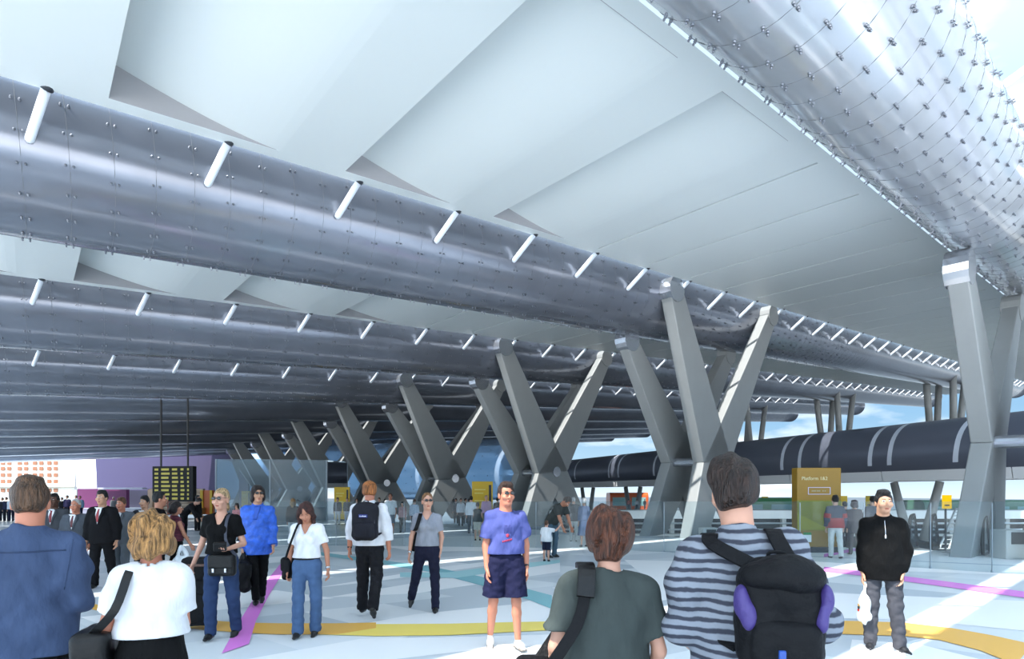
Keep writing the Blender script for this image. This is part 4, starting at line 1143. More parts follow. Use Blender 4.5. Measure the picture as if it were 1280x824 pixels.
M_lea = mat('black_leather', (11,11,12), .4, spec=.3, noise=.1, bump=.15, bscale=40)
M_buck = mat('buckle_steel', (190,192,196), .25, .9)
M_sb = mat('shoe_black', (13,12,13), .4)
def shoulder_bag(fig, side, label, size=(.06,.15,.13), z=None, y=.0, group=None, m=None, flap=True, out=.03, w=.014, strap_y=(-.03,.05)):
    """bag hanging at the hip from one shoulder; side is the sign of x"""
    m = m or M_bag; k = fig.k; hx = fig.J['shL'][0]; sx = side
    z = z if z is not None else fig.J['pel'][2]+.02
    c = V3(sx*(.17*k*fig.g+size[0]+out), y, z)
    root, o = to_world_thing(fig, 'shoulder_bag', c, label, 'bag', group)
    f = Field(.02); f.box((0,0,0), size, 0, None, 0, .045*min(1, size[0]/.05)); f.noise = folds(.004, seed=3); field_obj('bag_body', f, .008, m, root)
    if flap:
        f = Field(.01); f.box((sx*.012,0,size[2]*.35), (size[0]+.002,size[1]*.96,size[2]*.66), 0, None, 0, .04*min(1, size[0]/.05)); field_obj('flap', f, .008, m, root)
    sh = fig.J['shL' if side > 0 else 'shR']+V3(-sx*.05*k,0,.07*k)
    pts = [c+V3(0,strap_y[0]-.06,size[2]*.8), sh+V3(sx*.045,-.15,-.2), sh+V3(sx*.0,-.085,-.03), sh+V3(0,0,.0), sh+V3(sx*.0,.075,-.03), sh+V3(sx*.045,.12,-.2), c+V3(0,strap_y[1]+.05,size[2]*.8)]
    strap([p-o for p in pts], (w,.004), root, m)
    return root
def backpack(fig, label, m, m2=None, size=(.16,.1,.22), xo=0., zo=-.02, rows=True):
    k = fig.k; c = fig.J['chest']+V3(xo, .155*k*fig.g+size[1]*.62, zo)
    root, o = to_world_thing(fig, 'backpack', c, label, 'bag')
    f = Field(.03); f.box((0,0,0), size, 0, None, 0, .085); f.ell((0,0,size[2]*.62), (size[0]*.82,size[1]*.9,size[2]*.5), 0, None, .05); f.noise = folds(.006, seed=8); field_obj('pack_body', f, .009, m, root)
    f = Field(.03); f.box((0,size[1]*.78,-size[2]*.42), (size[0]*.8,size[1]*.5,size[2]*.48), 0, None, 0, .05); f.noise = folds(.004, seed=9); field_obj('front_pocket', f, .009, m, root)
    for sx in (-1, 1):
        sh = fig.J['shL' if sx > 0 else 'shR']+V3(-sx*.055*k, 0, .078*k)
        top_ = c+V3(sx*size[0]*.42, -size[1]*.55, size[2]*.86)
        pts = [top_, sh+V3(0,.1,-.02), sh+V3(0,.03,.012), sh+V3(sx*.01,-.07,-.02), sh+V3(sx*.035,-.15*k,-.16), sh+V3(sx*.06,-.05,-.34), c+V3(sx*size[0]*.85,-size[1]*.6,-size[2]*.7)]
        strap([p-o for p in pts], (.03,.006), root, m, 'shoulder_strap')
    strap([V3(-.03,-size[1]*.5,size[2]*.98),V3(-.025,-size[1]*.35,size[2]*1.16),V3(.025,-size[1]*.35,size[2]*1.16),V3(.03,-size[1]*.5,size[2]*.98)], (.01,.005), root, m, 'grab_handle', (0,1,0))
    z = MB(); z.tube([(size[0]*.83*math.cos(math.radians(a)), size[1]*.93-.02*abs(math.cos(math.radians(a))), -size[2]*.05+size[2]*.85*math.sin(math.radians(a))) for a in range(0,181,12)], .006, 6); z.obj('zip', m2 or M_lea, root, True)
    return root
def watch(fig, n, m):
    a, b = fig.J['wr'+n], fig.J['el'+n]; d = unit(b-a); c = a+d*.025
    mb = MB(); mb.tube([c-d*.012, c+d*.012], .031*fig.k, 14); return mb.obj('wristwatch', m, fig.root, True)
def belt(fig, m, z=.085, e=.02):
    k = fig.k; f = Field(.0); p = fig.J['pel']+V3(0,0,z)*k; r = (.136 if fig.f else .145)*k*fig.g+e
    f.cone(p-V3(0,0,.1), p+V3(0,0,.1), r, r, 0, 0, (V3(0,1,0), .72)); f.plane(p+V3(0,0,.018), (0,0,1)); f.plane(p-V3(0,0,.018), (0,0,-1)); return field_obj('belt', f, .008, m, fig.root)
def suit(fig, c, tie, shirt=(240,242,246), seed=0, trous=None, hem=.13):
    m = cloth('suit_%d_%d_%d' % c, c, bump=.25); J = fig.J; k = fig.k
    fig.bottom(cloth('suit_%d_%d_%d' % (trous or c), trous or c, bump=.25), 'trousers', 1., ease=.02, seed=seed)
    j = fig.top(m, 'suit_jacket', 'long', hem, .022, .018, seed=seed, wr=.003)
    zt, zb = J['neck'][2]+.0*k, J['chest'][2]-.13*k
    sf = decal(fig, 'shirt_front', [j], [(zt,-.055*k,.055*k),(zt-.06*k,-.058*k,.058*k),(zb,-.004,.004)], mat('shirt_white', shirt, .7), .006)
    decal(fig, 'necktie', [j], [(zt-.012*k,-.018*k,.018*k),(zt-.045*k,-.013*k,.013*k),((zt+zb)/2,-.024*k,.024*k),(zb+.05*k,-.012*k,.012*k)], mat('tie_%d_%d_%d' % tie, tie, .5), .012)
    for sx in (-1, 1):
        decal(fig, 'lapel', [j], [(zt-.01*k, *sorted((sx*.05*k, sx*.078*k))),(zt-.09*k, *sorted((sx*.045*k, sx*.1*k))),(zb, *sorted((sx*0, sx*.012*k)))], m, .011)
    f = Field(.01); f.cone(J['neck']-V3(0,.0,.02)*k, J['neck']+V3(0,-.004,.045)*k, .068*k, .063*k, 0); f.plane(J['neck']+V3(0,0,.04)*k, (0,-.45,1)); field_obj('collar', f, .008, mat('shirt_white', shirt, .7), fig.root)
    fig.shoes(M_sb)
    return j
def stripes(name, a, b, c, scale=26.):
    m = mat(name, a, .85, spec=.2, bump=.4, bscale=14); nt = m.node_tree; bs = nt.nodes['Principled BSDF']
    tc = nt.nodes.new('ShaderNodeTexCoord'); wv = nt.nodes.new('ShaderNodeTexWave'); wv.bands_direction = 'Z'; wv.inputs['Scale'].default_value = scale/6.28*1.0; wv.inputs['Distortion'].default_value = 2.2; wv.inputs['Detail'].default_value = 4; wv.inputs['Detail Scale'].default_value = 1.2
    r = nt.nodes.new('ShaderNodeValToRGB'); e = r.color_ramp.elements; e[0].position = .0; e[0].color = lin(b)+(1,); e[1].position = 1; e[1].color = lin(a)+(1,)
    for p, q in ((.22,b),(.36,c),(.6,a)): x = e.new(p); x.color = lin(q)+(1,)
    nt.links.new(tc.outputs['Object'], wv.inputs['Vector']); nt.links.new(wv.outputs['Fac'], r.inputs[0]); nt.links.new(r.outputs[0], bs.inputs['Base Color']); return m

# ------------------------------------------------------------------ the people close to the camera
# man in the blue shirt, seen from behind at the left edge
Y = 3.0
p = Fig('p', ((38-640)*Y/F, Y), height(595, Y), 206, 'man seen from behind in a loose blue shirt with arms folded, at the left edge', SKR, 0, girth=.93, shoulders=.96, head=(6,2,0),
        arms={'R':((-.12,.02,-1),(.75,-.75,.12)), 'L':((.2,.05,-1),(-.75,-.75,.05))})
p.body(False); p.hair('short', hairm('sandy_brown', (84,60,42)), 1, .0022)
s_ = p.top(cloth('washed_blue', (72,92,132), bump=.5), 'shirt', 'elbow', .14, .022, .016, seed=1, wr=.012, collar=True, flare=.14)
p.bottom(cloth('black', (13,13,15)), 'trousers', 1., .018); p.shoes(M_sb)
decal(p, 'back_seam', [s_], [(p.J['neck'][2]-.03,-.2,-.196),(p.J['chest'][2]-.12,-.17,-.166)], cloth('washed_blue', (72,92,132)), .003, True, s_, 1)
decal(p, 'yoke_seam', [s_], [(p.J['chest'][2]+.09,-.17,.17),(p.J['chest'][2]+.082,-.17,.17)], cloth('washed_blue_dark', (58,76,112)), .002, True, s_, 14)

# woman in the white T-shirt, seen from behind
Y = 2.9
p = Fig('p', ((190-640)*Y/F, Y), height(637, Y)-.01, 198, 'woman with wavy blond hair seen from behind in a white T-shirt and black skirt', SKR, 0, True, girth=1.04, head=(36,6,0), shoulders=.96,
        arms={'L':((.3,.1,-1),(-.1,-.95,-.25)), 'R':((-.06,-.12,-1),(.4,-.9,-.15))})
p.body(False); p.hair('wavybob', hairm('streaked_blond', (160,118,70)), 2, .009)
p.top(cloth('white_tee', (238,238,242), bump=.4), 'T_shirt', 'short', -.10, .02, .012, seed=2, wr=.006)
p.skirt(cloth('black', (13,13,15)), 'skirt', .38, .012, .12); p.shoes(M_sb)
shoulder_bag(p, 1, 'black soft shoulder bag on the left shoulder of the woman in white T-shirt', (.085,.15,.12), p.J['pel'][2]+.02, -.02, m=M_lea, flap=False, w=.02, out=.0)

# person in the dark green T-shirt, seen from behind
Y = 2.4
p = Fig('p', ((752-640)*Y/F, Y), height(630, Y)-.015, 180, 'person with layered auburn hair seen from behind in a dark green T-shirt', SK, 0, True, girth=1.16, head=(-24,10,4), shoulders=1.1, lean_side=-3.5,
        arms={'L':((.3,.0,-1),(.0,-.5,-1)), 'R':((-.3,.0,-1),(.1,-.6,-1))})
p.body(False); p.hair('layer', hairm('auburn', (82,46,30)), 3, .008)
t = p.top(cloth('bottle_green', (70,80,78), bump=.4), 'T_shirt', 'short', .06, .022, .014, seed=5, wr=.007)
p.bottom(cloth('black', (13,13,15))); p.shoes(M_sb)
f = Field(.0); 
b = shoulder_bag(p, 1, 'black bag on a wide padded strap over the green T-shirt shoulder', (.08,.17,.14), p.J['pel'][2]-.05, .06, w=.024, out=.02, strap_y=(-.03,.1))
sh = p.J['shL']+V3(-.05,0,.078); o = np.array(p.root.matrix_basis.inverted() @ b.location)
strap([sh+V3(0,-.05,.008)-o, sh+V3(0,.0,.018)-o, sh+V3(0,.06,-.0)-o, sh+V3(.012,.11,-.1)-o], (.036,.011), b, M_lea, 'shoulder_pad')

# man in the striped shirt with a backpack, seen from behind
Y = 2.3
p = Fig('p', ((933-640)*Y/F, Y), height(573, Y), 168, 'tall man seen from behind in a grey striped shirt carrying a dark backpack', SK, 0, girth=1.08, head=(8,0,3), lean_side=3.5, shoulders=1.02,
        arms={'R':((-.42,.02,-1),(.1,-.95,-.2)), 'L':((.16,.0,-1),(-.2,-.8,-.5))})
p.body(False); p.hair('wave', hairm('deep_brown', (42,28,22)), 4, .006)
M_plaid = stripes('striped_grey_cotton', (132,138,148), (58,61,72), (96,101,112), 50.)
p.top(M_plaid, 'shirt', 'elbow', .2, .022, .022, seed=6, wr=.011, collar=True); p.bottom(cloth('black', (13,13,15))); p.shoes(M_sb)
b = backpack(p, 'black backpack with purple panels on the back of the striped shirt man', mat('navy_black_nylon', (9,10,14), .65, spec=.2, bump=.3, bscale=30), None, (.15,.1,.2), -.09, -.1)
M_pp = mat('purple_nylon', (62,48,112), .55, bump=.4, bscale=20)
for sx, zz in ((1,.06),(-1,.07)):
    f = Field(.02); f.ell((sx*.138,.055,zz+.01), (.03,.05,.06), 0); f.ell((sx*.12,.085,zz-.05), (.022,.03,.05), 0); f.noise = folds(.006, seed=12); field_obj('purple_panel', f, .009, M_pp, b)
f = Field(.02); f.ell((0,.04,.16), (.15,.11,.07), 0); f.noise = folds(.006, seed=14); field_obj('top_flap', f, .009, mat('navy_black_nylon', (9,10,14)), b)
f = Field(); f.box((.03,.165,-.1), (.012,.008,.02), 0, None, 0, .004); field_obj('buckle', f, .004, mat('blue_buckle', (30,70,150), .4), b)

# ------------------------------------------------------------------ the walkers
# woman in black T-shirt
p = Fig('p', feet_at(277,799), height(610, floor_pt(277,799)[1]), 4, 'woman in black T-shirt and jeans with sunglasses pulling a black suitcase', SK, 0, True, head=(-4,2,0), girth=.98,
        arms={'R':((-.34,.12,-1),(-.42,.02,-1)), 'L':((.32,.1,-1),(-.22,-.75,-.12))},
        legs={'R':((-.03,-.14,-1),(-.02,.06,-1)), 'L':((.05,.10,-1),(-.01,.26,-1),(16,0))})
p.body(False); p.hair('pulled', hairm('pale_blond', (196,164,122)), 5, .0015); p.glasses()
p.bottom(cloth('blue_denim', (52,76,124), bump=.4), 'jeans', 1.04, .016, .1, wr=.005); p.top(cloth('black_tee', (11,11,13)), 'T_shirt', 'short', -.05, .016, .0, seed=3, neck=.02, wr=.003); belt(p, M_lea); p.shoes(M_sb)
c = p.J['pel']+V3(.09,-.19,-.06); root, o = to_world_thing(p, 'crossbody_bag', c, 'black buckled crossbody bag hanging in front of the black T-shirt woman', 'bag')
f = Field(.02); f.box((0,0,0), (.145,.055,.12), 0, None, 0, .04); field_obj('bag_body', f, .008, M_lea, root)
f = Field(.02); f.box((0,-.02,.04), (.14,.045,.08), 0, None, 0, .03); fl_ = field_obj('flap', f, .008, M_lea, root)
for dx in (-.07,.06):
    f = Field(); f.box((dx,-.066,-.05), (.012,.008,.024), 0, None, 0, .004); field_obj('buckle', f, .004, M_buck, fl_)
sh = p.J['shL']+V3(-.05,0,.062)
strap([q-o for q in (c+V3(.15,0,.1), sh+V3(.015,-.14,-.3), sh+V3(0,-.12,-.12), sh+V3(0,-.05,-.005), sh+V3(0,.05,-.005), sh+V3(-.06,.14,-.2), c+V3(-.2,.28,.16))], (.016,.004), root, mat('strap_slate', (48,52,66), .6))
g = np.array(p.gripL); root, o = to_world_thing(p, 'wallet', g+V3(-.02,-.03,.03), 'black wallet held in the left hand of the black T-shirt woman', 'wallet')
f = Field(.0); f.box((0,0,0), (.065,.022,.05), 0, rotm(20,20,0), 0, .012); field_obj('wallet_body', f, .006, M_lea, root)
# suitcase
fy = floor_pt(246,787); hx, hy = p.w(p.gripR)[:2]; hz = p.w(p.gripR)[2]
root = empty('trolley_suitcase', (fy[0]+.0, fy[1], 0), math.radians(14), 'black wheeled suitcase with a smaller black case strapped on top', 'suitcase')
f = Field(.02); f.box((0,0,.34), (.2,.13,.28), 0, None, 0, .04); f.noise = folds(.003, seed=2); field_obj('case_body', f, .01, M_bag, root)
f = Field(.02); f.box((0,-.12,.28), (.16,.03,.17), 0, None, 0, .025); field_obj('front_pocket', f, .009, M_bag, root)
f = Field(.02); f.box((.02,-.01,.74), (.165,.11,.14), 0, None, 0, .035); f.noise = folds(.003, seed=5); field_obj('top_case', f, .01, M_bag, root)
f = Field(.0); f.box((.02,-.115,.79), (.1,.012,.018), 0, None, 0, .006); field_obj('top_case_grip', f, .006, mat('grip_brown', (92,66,56), .5), root)
for sx in (-.14,.14):
    mb = MB(); mb.tube([(sx-.02,-.04,.05),(sx+.02,-.04,.05)], .05, 14); mb.obj('wheel', M_black, root, True)
    mb = MB(); mb.tube([(sx,.12,.2),(sx,.12,.86)], .011, 8); mb.obj('handle_tube', M_buck, root, True)
# figure in blue silk shirt
p = Fig('p', feet_at(322,757), height(607, floor_pt(322,757)[1]), 22, 'figure with dark bobbed hair in a long blue silk shirt and black trousers', SKA, 0, False, girth=.94, shoulders=.92, head=(14,0,0),
        arms={'R':((-.12,.05,-1),(-.02,-.25,-1)), 'L':((.16,.02,-1),(.05,-.5,-.9))},
        legs={'R':((.1,-.16,-1),(.06,.1,-1)), 'L':((-.04,.14,-1),(-.06,.4,-1),(26,0))})
p.body(False); p.hair('bob', hairm('black_brown', (38,26,24)), 6, .002); p.glasses()
p.bottom(cloth('black', (13,13,15)), 'trousers', .97, .012); j = p.top(mat('blue_silk', (38,92,196), .4, spec=.5, noise=.28, nscale=16, bump=.5, bscale=18), 'silk_shirt', 'long', .2, .018, .016, seed=9, wr=.007, collar=True)
decal(p, 'neck_scarf', [j], [(p.J['neck'][2]-.0,-.05,.05),(p.J['neck'][2]-.08,-.035,.03),(p.J['chest'][2]-.02,-.055,-.01)], mat('blue_silk_scarf', (30,78,176), .4), .012); p.shoes(M_sb)
g = np.array(p.gripR); root, o = to_world_thing(p, 'garment_bag', g+V3(-.0,-.02,-.29), 'large soft black bag hanging from the hand of the blue silk shirt figure', 'bag')
f = Field(.04); f.box((0,0,-.02), (.1,.25,.22), 0, None, 0, .08); f.cone((0,0,.2), (0,0,.3), .06, .02, 0); f.noise = folds(.012, 12, 9, 8, 3); field_obj('bag_body', f, .011, M_bag, root)
strap([V3(0,-.06,.17),V3(0,-.03,.29),V3(0,.03,.29),V3(0,.06,.17)], (.012,.005), root, M_lea, 'handle')
# woman in white top looking down
p = Fig('p', feet_at(384,797), 1.585, 2, 'woman in white V-neck top and blue jeans looking down at the floor', SKT, 0, True, head=(6,34,0), girth=1.0, shut=True,
        arms={'R':((-.26,.05,-1),(-.06,-.12,-1)), 'L':((.34,.02,-1),(.12,-.14,-1))},
        legs={'R':((-.02,-.12,-1),(-.03,.06,-1)), 'L':((.03,.08,-1),(-.08,.2,-1),(14,0))})
p.body(False); p.hair('long', hairm('dark_auburn', (66,34,30)), 7, .004)
p.bottom(cloth('mid_denim', (84,118,168), bump=.4), 'jeans', 1.04, .014, .08, flare=.012, wr=.005); p.top(cloth('white_knit', (240,240,244)), 'top', 'short', -.07, .013, .0, seed=7, neck=.03, vneck=.6, wr=.003); belt(p, M_lea, .07); p.shoes(M_sb); watch(p, 'L', M_buck)
shoulder_bag(p, -1, 'small black shoulder bag at the side of the woman looking down', (.05,.1,.13), p.J['pel'][2]-.06, .05, w=.012, out=.03)
# backpacker
p = Fig('p', feet_at(462,771), height(605, floor_pt(462,771)[1]), 180, 'man with ginger bowl cut walking away in white shirt with a black backpack', SKR, 0, girth=1.0, head=(0,0,0),
        arms={'R':((-.24,.05,-1),(-.08,-.1,-1)), 'L':((.26,.05,-1),(.1,-.08,-1))},
        legs={'L':((.02,-.08,-1),(.01,.04,-1)), 'R':((-.03,.10,-1),(.0,.48,-1),(48,0))})
p.body(False); p.hair('bowl', hairm('ginger', (172,106,56)), 8, .0015); p.bottom(cloth('charcoal', (34,34,40)), 'trousers', 1.02, .022, wr=.006); p.top(cloth('white_shirt', (240,240,246), bump=.4), 'shirt', 'three', .04, .018, .016, seed=11, wr=.006, collar=True); p.shoes(M_sb); watch(p, 'L', M_lea)
b = backpack(p, 'black backpack with a small white logo patch on the ginger haired man', mat('charcoal_nylon', (28,28,36), .65, spec=.2, bump=.3, bscale=30), mat('zip_grey', (86,86,100), .5), (.165,.1,.24), 0, -.06)
f = Field(); f.box((0,.115,.085), (.055,.012,.022), 0, None, 0, .004); lp_ = field_obj('logo_patch', f, .005, mat('patch_blue', (40,50,120), .6), b)
for i, w_ in enumerate((.012,.008,.014,.01,.012)):
    mb = MB(); x = .036-i*.018; mb.box(x-.006,x+.006,.126,.129,.078,.078+w_); mb.obj('logo_letter', M_white, lp_)
# woman in grey top
p = Fig('p', feet_at(534,765), height(615, floor_pt(534,765)[1]), 4, 'woman in grey short sleeved top and navy trousers striding with sunglasses', SK, 0, True, head=(14,0,0), girth=.96,
        arms={'R':((-.3,.02,-1),(-.1,-.14,-1)), 'L':((.22,.22,-1),(-.1,-.15,-1))},
        legs={'L':((.06,-.04,-1),(.02,.02,-1)), 'R':((-.2,.16,-1),(-.24,.6,-.9),(40,-10))})
p.body(False); p.hair('pulled', hairm('tawny', (150,108,72)), 9, .0015); p.glasses()
p.bottom(cloth('navy', (32,34,62)), 'trousers', 1.0, .014, .08, wr=.005); p.top(cloth('heather_grey', (172,176,190)), 'top', 'short', -.03, .013, .0, seed=8, neck=.025, vneck=.4, wr=.003); p.shoes(M_sb); watch(p, 'R', M_buck)
shoulder_bag(p, -1, 'slim black shoulder bag behind the arm of the grey top woman', (.04,.1,.16), p.J['waist'][2]-.02, .12, w=.026, out=-.01, flap=False)
# man in blue T-shirt
p = Fig('p', feet_at(632,812), height(604, floor_pt(632,812)[1]), 10, 'smiling man in blue T-shirt, navy shorts, sunglasses and running shoes', SKR, 0, head=(12,0,0), girth=.95, shoulders=.95,
        arms={'R':((-.16,.02,-1),(.02,-.2,-1)), 'L':((.2,.05,-1),(.02,-.12,-1))},
        legs={'L':((.05,-.07,-1),(.05,.02,-1),(0,14)), 'R':((-.09,.08,-1),(-.04,.34,-1),(24,-8))})
p.body(True); p.hair('short', hairm('dark_brown', (58,38,28)), 10, .0025); p.glasses()
p.bottom(cloth('navy_shorts', (30,32,72)), 'shorts', .44, .03, .06, wr=.006, flare=.01); j = p.top(cloth('violet_blue', (88,98,178), bump=.45), 'T_shirt', 'short', -.06, .02, .014, seed=13, wr=.008); 
p.shoes(mat('runner_white', (206,202,196), .6, noise=.25, nscale=30), 'run', mat('runner_sole', (120,112,104), .6)); watch(p, 'L', M_black)
zc = p.J['chest'][2]; M_gr = mat('print_navy', (62,66,130), .7); M_rd = mat('print_red', (170,44,70), .7)
for x0 in (-.035,.004): decal(p, 'print_bar', [j], [(zc+.03,x0,x0+.006),(zc-.05,x0,x0+.006)], M_gr, .002, nx=1); decal(p, 'print_bar', [j], [(zc+.03,x0+.022,x0+.028),(zc-.05,x0+.022,x0+.028)], M_gr, .002, nx=1); decal(p, 'print_bar', [j], [(zc+.034,x0,x0+.028),(zc+.028,x0,x0+.028)], M_gr, .002, nx=2)
decal(p, 'print_star', [j], [(zc-.055,-.003,.003),(zc-.068,-.02,.02),(zc-.08,-.01,.01),(zc-.09,-.016,.016)], M_rd, .003, nx=2)
for i in range(6): decal(p, 'print_letter', [j], [(zc-.105-.004*(5-i),-.055+i*.018,-.043+i*.018),(zc-.125-.004*(5-i),-.058+i*.018,-.046+i*.018)], M_rd, .003, nx=1)
# man in black jacket
p = Fig('p', feet_at(1104,813), height(612, floor_pt(1104,813)[1]), -24, 'man in black zipped jacket and grey trousers carrying a white plastic bag', SKA, 0, head=(10,0,0), girth=.86, shoulders=.9,
        arms={'R':((-.1,.02,-1),(-.04,-.1,-1)), 'L':((.17,.1,-1),(-.14,-.3,-1))},
        legs={'R':((-.05,.02,-1),(-.02,.06,-1),(0,-8)), 'L':((.05,-.06,-1),(.1,.02,-1),(0,26))})
p.body(False); p.hair('short', hairm('black', (22,20,22)), 11, .0015)
p.bottom(cloth('slate_trousers', (86,86,94), bump=.4), 'trousers', 1.02, .022, wr=.006); j = p.top(cloth('black_fleece', (8,8,9)), 'jacket', 'long', .16, .018, .014, seed=15, wr=.005, collar=True)
decal(p, 'zip', [j], [(p.J['neck'][2]-.02,-.003,.003),(p.J['chest'][2]-.02,-.003,.003)], M_buck, .004, nx=1); decal(p, 'zip_pull', [j], [(p.J['chest'][2]-.0,-.005,.005),(p.J['chest'][2]-.035,-.007,.007)], M_white, .008, nx=1)
p.shoes(mat('trainer_black', (30,30,34), .5), 'shoe', mat('trainer_white', (220,220,224), .5))
def plastic_bag(fig, g, label, s=1., col=True, dz=.2):
    root, o = to_world_thing(fig, 'plastic_bag', np.array(g)+V3(0,0,-dz*s), label, 'bag', None)
    f = Field(.03); f.ell((0,0,-.06*s), (.055*s,.11*s,.15*s), 0); f.cone((0,-.05*s,.05*s), (0,-.012*s,.19*s), .035*s, .012*s, 0); f.cone((0,.05*s,.05*s), (0,.012*s,.19*s), .035*s, .012*s, 0); f.noise = folds(.011, 26, 20, 10, 6)
    field_obj('bag_body', f, .008, mat('white_polythene', (232,238,240), .35, spec=.6), root)
    if col:
        for i, c in enumerate(((232,170,40),(40,44,48),(214,60,40))):
            f = Field(.0); f.ell((-.05*s,-.03+.012*i,-.02-.03*i), (.012,.022,.018), 0); field_obj('printed_patch', f, .006, mat('bag_print_%d' % i, c, .5), root)
    return root
plastic_bag(p, p.gripR, 'white plastic carrier bag hanging from the hand of the black jacket man', 1.12)

# ------------------------------------------------------------------ businessmen and others behind
def at_px(px, Y): return ((px-640)*Y/F, Y)
WALK = {'R':((-.03,-.14,-1),(-.02,.04,-1)), 'L':((.03,.12,-1),(.0,.3,-1),(18,0))}
WALK2 = {'L':((.03,-.14,-1),(.02,.04,-1)), 'R':((-.03,.12,-1),(.0,.3,-1),(18,0))}
for px, Y, top_, yaw, c, tie, sk, hs, hc, lab, wk in (
    (128, 9.75, 613, 6, (20,20,25), (150,52,58), SKA, 'short', (24,20,20), 'tall businessman in black suit with a red tie, foremost of the group', WALK),
    (95, 9.95, 624, 10, (92,100,112), (92,36,44), SKR, 'grey', (206,204,200), 'white haired businessman in grey suit with dark red tie', WALK2),
    (68, 10.3, 617, 14, (84,88,96), (128,36,46), SKD, 'crop', (30,26,26), 'smiling dark skinned businessman in grey suit beside the blue shirt man', WALK),
    (152, 10.4, 622, 6, (112,120,130), (52,54,66), SKR, 'short', (96,66,44), 'businessman in mid grey suit with dark tie right of the black suit', WALK2),
    (181, 10.8, 620, 4, (40,42,50), (60,60,72), SKA, 'short', (24,22,24), 'black haired man in dark suit just above the blond woman', WALK)):
    p = Fig('p', at_px(px, Y), height(top_, Y), yaw, lab, sk, 1, head=(0,2,0), group='businessmen walking together', legs=wk, arms={'R':((-.2,-.05,-1),(-.05,-.22,-1)),'L':((.2,.08,-1),(.05,-.12,-1))})
    p.body(False); p.hair(hs, hairm('h_%d_%d_%d' % hc, hc), 3, .0015); suit(p, c, tie)
p = Fig('p', at_px(199, 9.3), height(614, 9.3), 118, 'dark haired man in black T-shirt seen from behind facing right', SKT, 1, head=(10,0,0)); p.body(False); p.hair('crop', hairm('black', (22,20,22)), 2, .001); p.top(cloth('black_tee', (11,11,13)), 'T_shirt', 'short', .06); p.bottom(cloth('black', (13,13,15))); p.shoes(M_sb)
Y = 9.6
p = Fig('p', at_px(219, Y), height(626, Y), 146, 'curly haired woman in striped sleeveless top walking away to the right', SKT, 1, True, head=(-30,6,0), arms={'R':((-.3,-.25,-1),(-.25,-.45,-1)),'L':((.15,.15,-1),(.05,0,-1))}, legs={'R':((-.02,.2,-1),(0,.4,-1),(24,0)),'L':((.02,-.2,-1),(0,-.05,-1))}); p.body(False); p.hair('wavybob', hairm('black_curls', (34,24,24)), 5, .006)
p.top(stripes('striped_knit', (40,36,44), (130,52,66), (60,50,60), 110.), 'top', 'none', -.02, .014, seed=4); p.bottom(cloth('black', (13,13,15)), 'trousers'); p.shoes(M_sb)
plastic_bag(p, p.J['wrR']+V3(.04,.12,-.12), 'large white plastic bag beside the striped top woman', 1.5, False, .12)

def mini(px, fy, top_, yaw, label, topc, botc, hairc, hs='short', sk=SK, lod=2, female=False, sleeve='long', short=False, hem=.08, skirt=None, lean=0., arms=None, legs=None, H=None, group=None, head=(0,0,0), z=0., loose=.012, glasses=False, shoe=True):
    Y = F*(EYE-z)/(fy-HZ); h = H or (EYE+(HZ-top_)*Y/F-z)
    p = Fig('p', ((px-640)*Y/F, Y), h, yaw, label, sk, lod, female, lean=lean, arms=arms, legs=legs, group=group, head=head, z=z); p.body(short)
    if hs: p.hair(hs, hairm('h_%d_%d_%d' % hairc, hairc))
    if skirt: p.skirt(cloth('c_%d_%d_%d' % botc, botc), z1=skirt)
    else: p.bottom(cloth('c_%d_%d_%d' % botc, botc), 'shorts' if short else 'trousers', .5 if short else 1.)
    p.top(cloth('c_%d_%d_%d' % topc, topc), 'shirt' if sleeve != 'long' else 'jacket', sleeve, hem, .018, loose)
    if shoe: p.shoes(M_sb)
    return p
BK = (30,24,24); BR_ = (84,58,42); BL = (170,130,84); GY = (196,196,196)
p = mini(247, 664, 619, 82, 'small man in dark suit standing in profile near the shop front', (34,34,40), (34,34,40), BK, hem=.14)
g = p.J['wrL']+V3(0,0,-.2); root, o = to_world_thing(p, 'briefcase', g, 'tan briefcase hanging at the side of the small man in dark suit', 'bag'); f = Field(); f.box((0,0,-.02), (.05,.19,.14), 0, None, 0, .03); field_obj('case_body', f, .014, mat('tan_leather', (150,106,66), .5), root); strap([V3(0,-.06,.11),V3(0,-.04,.17),V3(0,.04,.17),V3(0,.06,.11)], (.012,.008), root, M_lea, 'handle')
mini(230, 673, 625, 95, 'dark clothed man bending forward in front of the shop counter', (36,34,38), (30,30,34), BK, lean=48, arms={'R':((-.05,-.5,-1),(0,-.4,-1)),'L':((.05,-.5,-1),(0,-.4,-1))}, H=1.72)
p = mini(296, 676, 629, -6, 'woman in pink top and sunglasses half hidden behind the black T-shirt woman', (226,150,156), (60,56,62), BK, 'bob', female=True, sleeve='short'); p.glasses()
p = mini(366, 680, 623, 190, 'long haired blond woman in black jacket and pale trousers walking away', (34,32,36), (214,208,206), BL, 'long', female=True, hem=.1, legs={'R':((-.02,.16,-1),(0,.35,-1),(20,0)),'L':((.02,-.14,-1),(0,0,-1))})
shoulder_bag(p, -1, 'small black bag at the side of the long haired blond woman', (.05,.12,.14), p.J['pel'][2]-.05, .02)
mini(422, 656, 622, 0, 'figure in dark grey jacket and white trousers, left of the pair at the yellow sign', (92,88,92), (232,230,228), BK)
mini(434, 656, 622, -8, 'figure in grey brown jacket and pale jeans, right of the pair at the yellow sign', (100,96,98), (206,212,226), BR_)
mini(446, 657, 623, 10, 'distant figure in grey patterned jumper left of the ginger haired man', (138,136,136), (52,52,64), BR_)
mini(474, 657, 622, 0, 'distant figure in brown grey jacket right of the ginger haired man', (104,96,92), (70,68,72), BR_)
